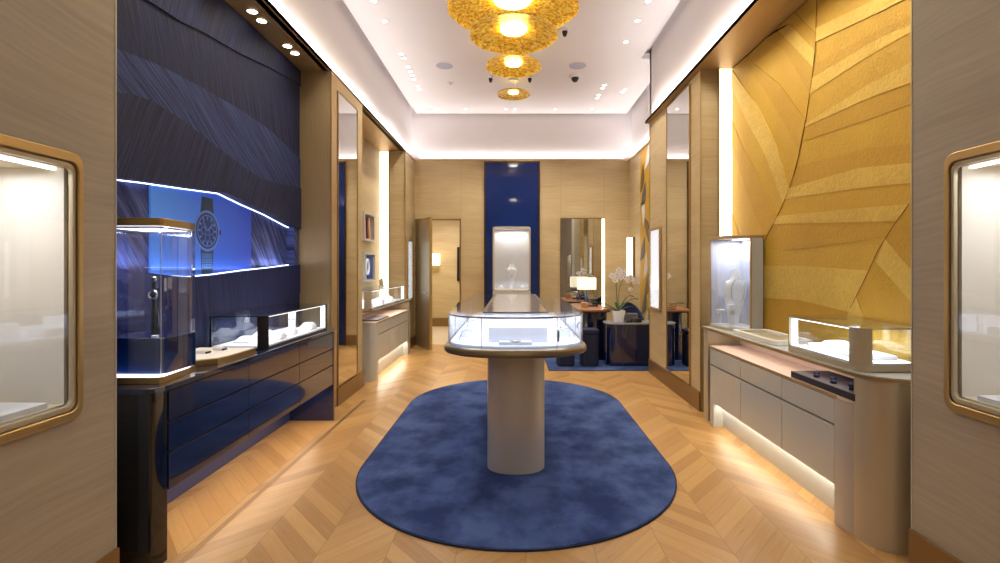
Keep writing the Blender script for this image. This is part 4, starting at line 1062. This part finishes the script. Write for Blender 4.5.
for px, py, lb in [(444.5, 65.5, 'left'), (577.5, 65.5, 'right')]:
    x, y = on_ceiling(px, py)
    t = thing('ceiling_speaker', 'round pale grey ceiling speaker to the %s of the pendants' % lb, 'speaker', (x, y, ZT))
    b = B(); b.prism(circ((x, y), .118, 32), 'z', ZT-.006, ZT-.001); part('grille', b, mat('speaker_grille', (176, 178, 196), .7), t)
    b = B(); b.ring(circ((x, y), .128, 32), circ((x, y), .118, 32), 'z', ZT-.008, ZT-.0005); part('rim', b, M['plaster'], t)
for px, py, r, lb in [(490.6, 76.5, .045, 'small dark dome camera left of the medium pendant'), (529.8, 76.5, .045, 'small dark dome camera right of the medium pendant'),
                  (564.8, 29, .05, 'small dark dome camera beside the largest pendant'), (575, 76, .085, 'larger dome camera with a white ring on the right of the ceiling')]:
    x, y = on_ceiling(px, py)
    t = thing('dome_camera', lb, 'camera', (x, y, ZT))
    b = B(); b.lathe([(.001, -.0005), (r, -.0005), (r, -.02), (r*.72, -.03), (.001, -.03)], (x, y, ZT), 24); part('housing', b, M['plaster'], t)
    b = B(); b.lathe([(r*.66, -.030), (r*.6, -.055), (r*.35, -.085), (.001, -.095)], (x, y, ZT), 20); part('dark_dome', b, M['black'], t)
x, y = on_ceiling(450.5, 83)
b = B(); b.lathe([(.06, -.0005), (.06, -.008), (.02, -.012), (.018, -.03), (.001, -.032)], (x, y, ZT), 20)
solo('sprinkler_head', b, M['plaster'], 'small white sprinkler cap on the ceiling behind the left speaker', 'sprinkler')

# ================================================================== ALCOVE FURNITURE
CZ = .0125
t = thing('desk', 'rounded navy desk with a red-brown wooden top in the right alcove', 'desk', (1.2, 8.1, CZ))
dp = rrect(.96, 1.47, 7.40, 8.86, .22, 10)
b = B(); b.prism(dp, 'z', .745, .778); part('desk_top', b, M['wood'], t, bevel=.006)
b = B(); b.ring(shrink(dp, -.002), shrink(dp, .004), 'z', .737, .746); part('top_band', b, M['navy_dark'], t)
b = B(); b.prism(rrect(1.05, 1.43, 7.52, 8.80, .16, 10), 'z', CZ, .737); part('desk_body', b, M['navy'], t)
t = thing('cabinet', 'low rounded navy cabinet with a grey top beneath the orchid', 'cabinet', (1.62, 7.3, CZ))
cp = rrect(1.31, 2.085, 7.05, 7.46, .14, 10)
b = B(); b.prism(shrink(cp, .012), 'z', CZ, .600); part('cabinet_body', b, M['navy'], t)
b = B(); b.prism(cp, 'z', .600, .620); part('cabinet_top', b, mat('grey_stone_top', (150, 150, 156), .25), t, bevel=.003)
b = B(); b.box(1.545, 1.549, 7.055, 7.064, .03, .59); part('door_gap', b, M['black'], t)
def pouf(x, y, label):
    t = thing('pouf', label, 'stool', (x, y, CZ))
    b = B(); b.prism(rrect(x-.125, x+.125, y-.125, y+.125, .06, 6), 'z', CZ+.01, .46); part('upholstered_body', b, M['navy_soft'], t, bevel=.01)
    b = B(); b.prism(rrect(x-.128, x+.128, y-.128, y+.128, .062, 6), 'z', .465, .535); part('seat_cushion', b, M['navy_soft'], t, bevel=.02)
    b = B(); b.prism(rrect(x-.11, x+.11, y-.11, y+.11, .05, 6), 'z', CZ, CZ+.01); part('plinth', b, M['black'], t)
pouf(1.08, 7.15, 'dark blue upholstered stool between the glass table and the navy cabinet')
pouf(.74, 7.15, 'dark blue upholstered stool mostly hidden behind the glass table')
# table lamp
def table_lamp(x, y, z, label):
    t = thing('table_lamp', label, 'lamp', (x, y, z))
    b = B(); b.box(x-.05, x+.05, y-.05, y+.05, z, z+.015); part('base', b, M['silver'], t, bevel=.003)
    b = B(); b.lathe([(.045, .015), (.05, .05), (.03, .12), (.012, .16), (.008, .27)], (x, y, z), 20); part('stem', b, mat('blue_ceramic', (50, 74, 130), .2, coat=1), t)
    so, si = rrect(x-.155, x+.155, y-.09, y+.09, .02, 4), rrect(x-.151, x+.151, y-.086, y+.086, .018, 4)
    b = B(); b.ring(so, si, 'z', z+.255, z+.455); part('lamp_shade', b, mat('glowing_linen_shade', (250, 242, 224), .8, emit=(255, 240, 212), es=.95), t)
    b = B(); b.ball((x, y, z+.33), .03); part('bulb', b, M['led_warm'], t)
    b = B(); b.box(x-.151, x+.151, y-.003, y+.003, z+.262, z+.268); part('spider', b, M['silver'], t)
table_lamp(1.25, 8.55, .779, 'white-shaded table lamp standing on the wooden desk top')
b = B(); b.box(1.07, 1.17, 7.85, 7.95, .7785, .86); solo('desk_box', b, mat('tan_box', (184, 150, 104), .5), 'small tan box on the near part of the wooden desk', 'box', bevel=.004)
b = B(); b.box(1.18, 1.36, 8.05, 8.22, .7785, .80); solo('notebook', b, M['black'], 'dark notebook lying on the wooden desk behind the tan box', 'book', bevel=.003)
b = B(); b.box(1.31, 1.40, 8.30, 8.40, .7785, .83); b.tube([(1.33, 8.35, .83), (1.34, 8.35, .88), (1.38, 8.35, .88), (1.39, 8.35, .83)], .008, 6); solo('phone', b, M['black'], 'black telephone near the back edge of the wooden desk', 'telephone', bevel=.004)

# orchid
ox, oy, oz = 1.52, 7.25, .6205
t = thing('potted_orchid', 'white orchid in a square white pot on the navy cabinet', 'plant', (ox, oy, oz))
b = B(); b.loft([[(ox+s*q[0], oy+s*q[1], oz+z) for q in rrect(-.085, .085, -.085, .085, .02, 4)] for s, z in [(.72, 0), (.78, .03), (1.0, .155), (1.0, .165), (.92, .165), (.9, .14)]]); part('pot', b, M['white'], t)
rnd = random.Random(5)
for i, (ang, L_, lift) in enumerate([(175, .36, .12), (160, .22, .05), (10, .30, .18), (35, .30, .22), (200, .24, .03), (340, .24, .07), (100, .2, .12)]):
    a = math.radians(ang); d = Vector((math.cos(a), math.sin(a)*.5, 0)); w_ = Vector((-d.y, d.x, 0)).normalized()
    b = B(); secs = []
    for k in range(10):
        u = k/9; c_ = Vector((ox, oy, oz+.15)) + d*L_*u + Vector((0, 0, lift*math.sin(u*PI*.62)))
        hw = .026*math.sin(PI*min(.97, max(.06, u*.9+.1)))
        secs.append([tuple(c_ - w_*hw + Vector((0, 0, .008))), tuple(c_ - Vector((0, 0, .002))), tuple(c_ + w_*hw + Vector((0, 0, .008))), tuple(c_+Vector((0, 0, .003)))])
    b.loft(secs); part('leaf', b, M['leaf'], t)
stem = [(ox-.01, oy, oz+.15), (ox-.02, oy, oz+.35), (ox-.035, oy-.01, oz+.55), (ox-.03, oy-.02, oz+.68), (ox+.02, oy-.03, oz+.73), (ox+.10, oy-.04, oz+.68), (ox+.17, oy-.05, oz+.58), (ox+.20, oy-.05, oz+.50)]
b = B(); b.tube(stem, [.006, .006, .005, .005, .004, .004, .003, .003], 8); part('stem', b, M['leaf'], t)
b = B(); b.tube([(ox+.02, oy, oz+.15), (ox+.0, oy, oz+.35), (ox+.02, oy, oz+.5), (ox+.06, oy-.02, oz+.60)], .004, 6); part('stem', b, M['leaf'], t)
def flower_at(p, s, tilt):
    b = B(); c = Vector(p)
    for k in range(5):
        a = 2*PI*k/5 + PI/2 + tilt; wd = .55 if k in (1, 4) else .38
        d = Vector((math.cos(a), -.15, math.sin(a))); q = Vector((-math.sin(a), 0, math.cos(a)))
        up, dn = [], []
        for j in range(7):
            u = j/6; m_ = c + d*s*u + Vector((0, -.15*s*math.sin(PI*u), 0)); h = wd*s*math.sin(PI*min(.98, u*.93+.04))
            up.append((m_+q*h, m_-q*h))
        secs = [[tuple(x_+Vector((0, -.0015, 0))), tuple(y_+Vector((0, -.0015, 0))), tuple(y_+Vector((0, .0015, 0))), tuple(x_+Vector((0, .0015, 0)))] for x_, y_ in up]
        b.loft(secs)
    f_ = part('flower', b, M['petal'], t)
    b = B(); b.ball((c.x, c.y-.012, c.z-.004), .007, n=8); part('flower_heart', b, mat('orchid_heart', (206, 130, 150), .5), f_)
for i in range(15):
    u = i/14; k = 2.3 + u*4.6; j = min(6, int(k)); f_ = k-j
    p = Vector(stem[j]).lerp(Vector(stem[j+1]), f_)
    p += Vector((rnd.uniform(-.045, .045) + (.02 if i % 2 else -.03), -.035, rnd.uniform(-.05, .04)))
    flower_at(p, .05 - .012*u, rnd.uniform(-.5, .5))
# odds on the cabinet
b = B(); b.box(1.62, 1.82, 7.30, 7.40, .6205, .735); solo('card_holder', b, mat('smoky_grey', (120, 122, 130), .25), 'smoky grey box standing behind the orchid pot on the cabinet', 'box', bevel=.004)
b = B(); b.loft([[(1.76+.09*s*math.cos(a), 7.18+.05*s*math.sin(a), .6205+h) for a in [2*PI*k/18 for k in range(18)]] for s, h in [(.9, 0), (1, .02), (.8, .05), (.3, .065)]])
solo('pouch', b, M['black'], 'soft black pouch lying on the cabinet to the right of the orchid', 'pouch')
b = B(); b.box(1.60, 1.70, 7.12, 7.22, .6205, .632); b.box(1.61, 1.69, 7.13, 7.21, .632, .645); solo('jewel_box', b, M['navy_dark'], 'flat dark box in front of the grey box on the cabinet', 'box', bevel=.002)
# armchair at the right end
def armchair(x, y, z, m, label, rz=0, zt=.86):
    t = thing('armchair', label, 'chair', (0, 0, 0)); WLOC[t.name] = Vector((0, 0, 0))
    b = B(); b.prism(rrect(-.21, .21, -.2, .2, .08, 5), 'z', .36, .46); part('seat', b, m, t, bevel=.02)
    b = B(); secs = []
    for k in range(13):
        a = PI*k/12; secs.append([(math.cos(a)*r, math.sin(a)*r*.95-.0, h) for r, h in [(.235, .34), (.235, .50+(zt-.52)*math.sin(a)), (.20, .50+(zt-.52)*math.sin(a)), (.195, .34)]])
    b.loft(secs); part('curved_back', b, m, t, bevel=.01)
    for sx in (-1, 1):
        for sy in (-1, 1):
            b = B(); b.tube([(sx*.17, sy*.15, .36), (sx*.19, sy*.17, 0)], [.014, .009], 8); part('leg', b, M['black'], t)
    t.location = (x, y, z); t.rotation_euler = (0, 0, rz); return t
armchair(1.84, 7.86, CZ, mat('deep_blue_velvet', (16, 34, 84), .7), 'deep blue armchair behind the cabinet against the alcove wall', 0, .86)
armchair(-.95, 9.85, 0, M['black'], 'black armchair in the corridor behind the open doorway', 0, .82)
# corridor lamp and picture
t = thing('wall_lamp', 'square white-shaded wall lamp glowing in the corridor beyond the door', 'lamp', (-1.88, 11.98, 1.45))
b = B(); b.box(-2.02, -1.75, 11.80, 11.94, 1.46, 1.74); part('lamp_shade', b, mat('corridor_shade', (255, 244, 220), .8, emit=(255, 238, 204), es=1.6), t, bevel=.01)
b = B(); b.box(-1.91, -1.86, 11.94, 11.98, 1.55, 1.65); part('wall_plate', b, M['silver'], t)
t = thing('framed_picture', 'dark-framed picture on the corridor wall seen through the doorway', 'picture', (-1.14, 11.98, 1.09))
b = B(); b.ring([(-1.35, 1.09), (-.93, 1.09), (-.93, 1.90), (-1.35, 1.90)], [(-1.30, 1.14), (-.98, 1.14), (-.98, 1.85), (-1.30, 1.85)], 'y', 11.95, 11.995); part('frame', b, M['black'], t)
b = B(); b.box(-1.30, -.98, 11.975, 11.99, 1.14, 1.85); part('print', b, mat('brown_print', (120, 70, 40), .5), t)

for ya, yb, z_, e_ in [(2.30, 2.95, 1.40, .9), (4.15, 4.78, 1.418, 1.3), (3.0, 4.1, 1.385, .9)]:
    area('slot_glow_light', (-2.135, (ya+yb)/2, z_), .02, e_, (.72, .78, 1), UP, yb-ya)
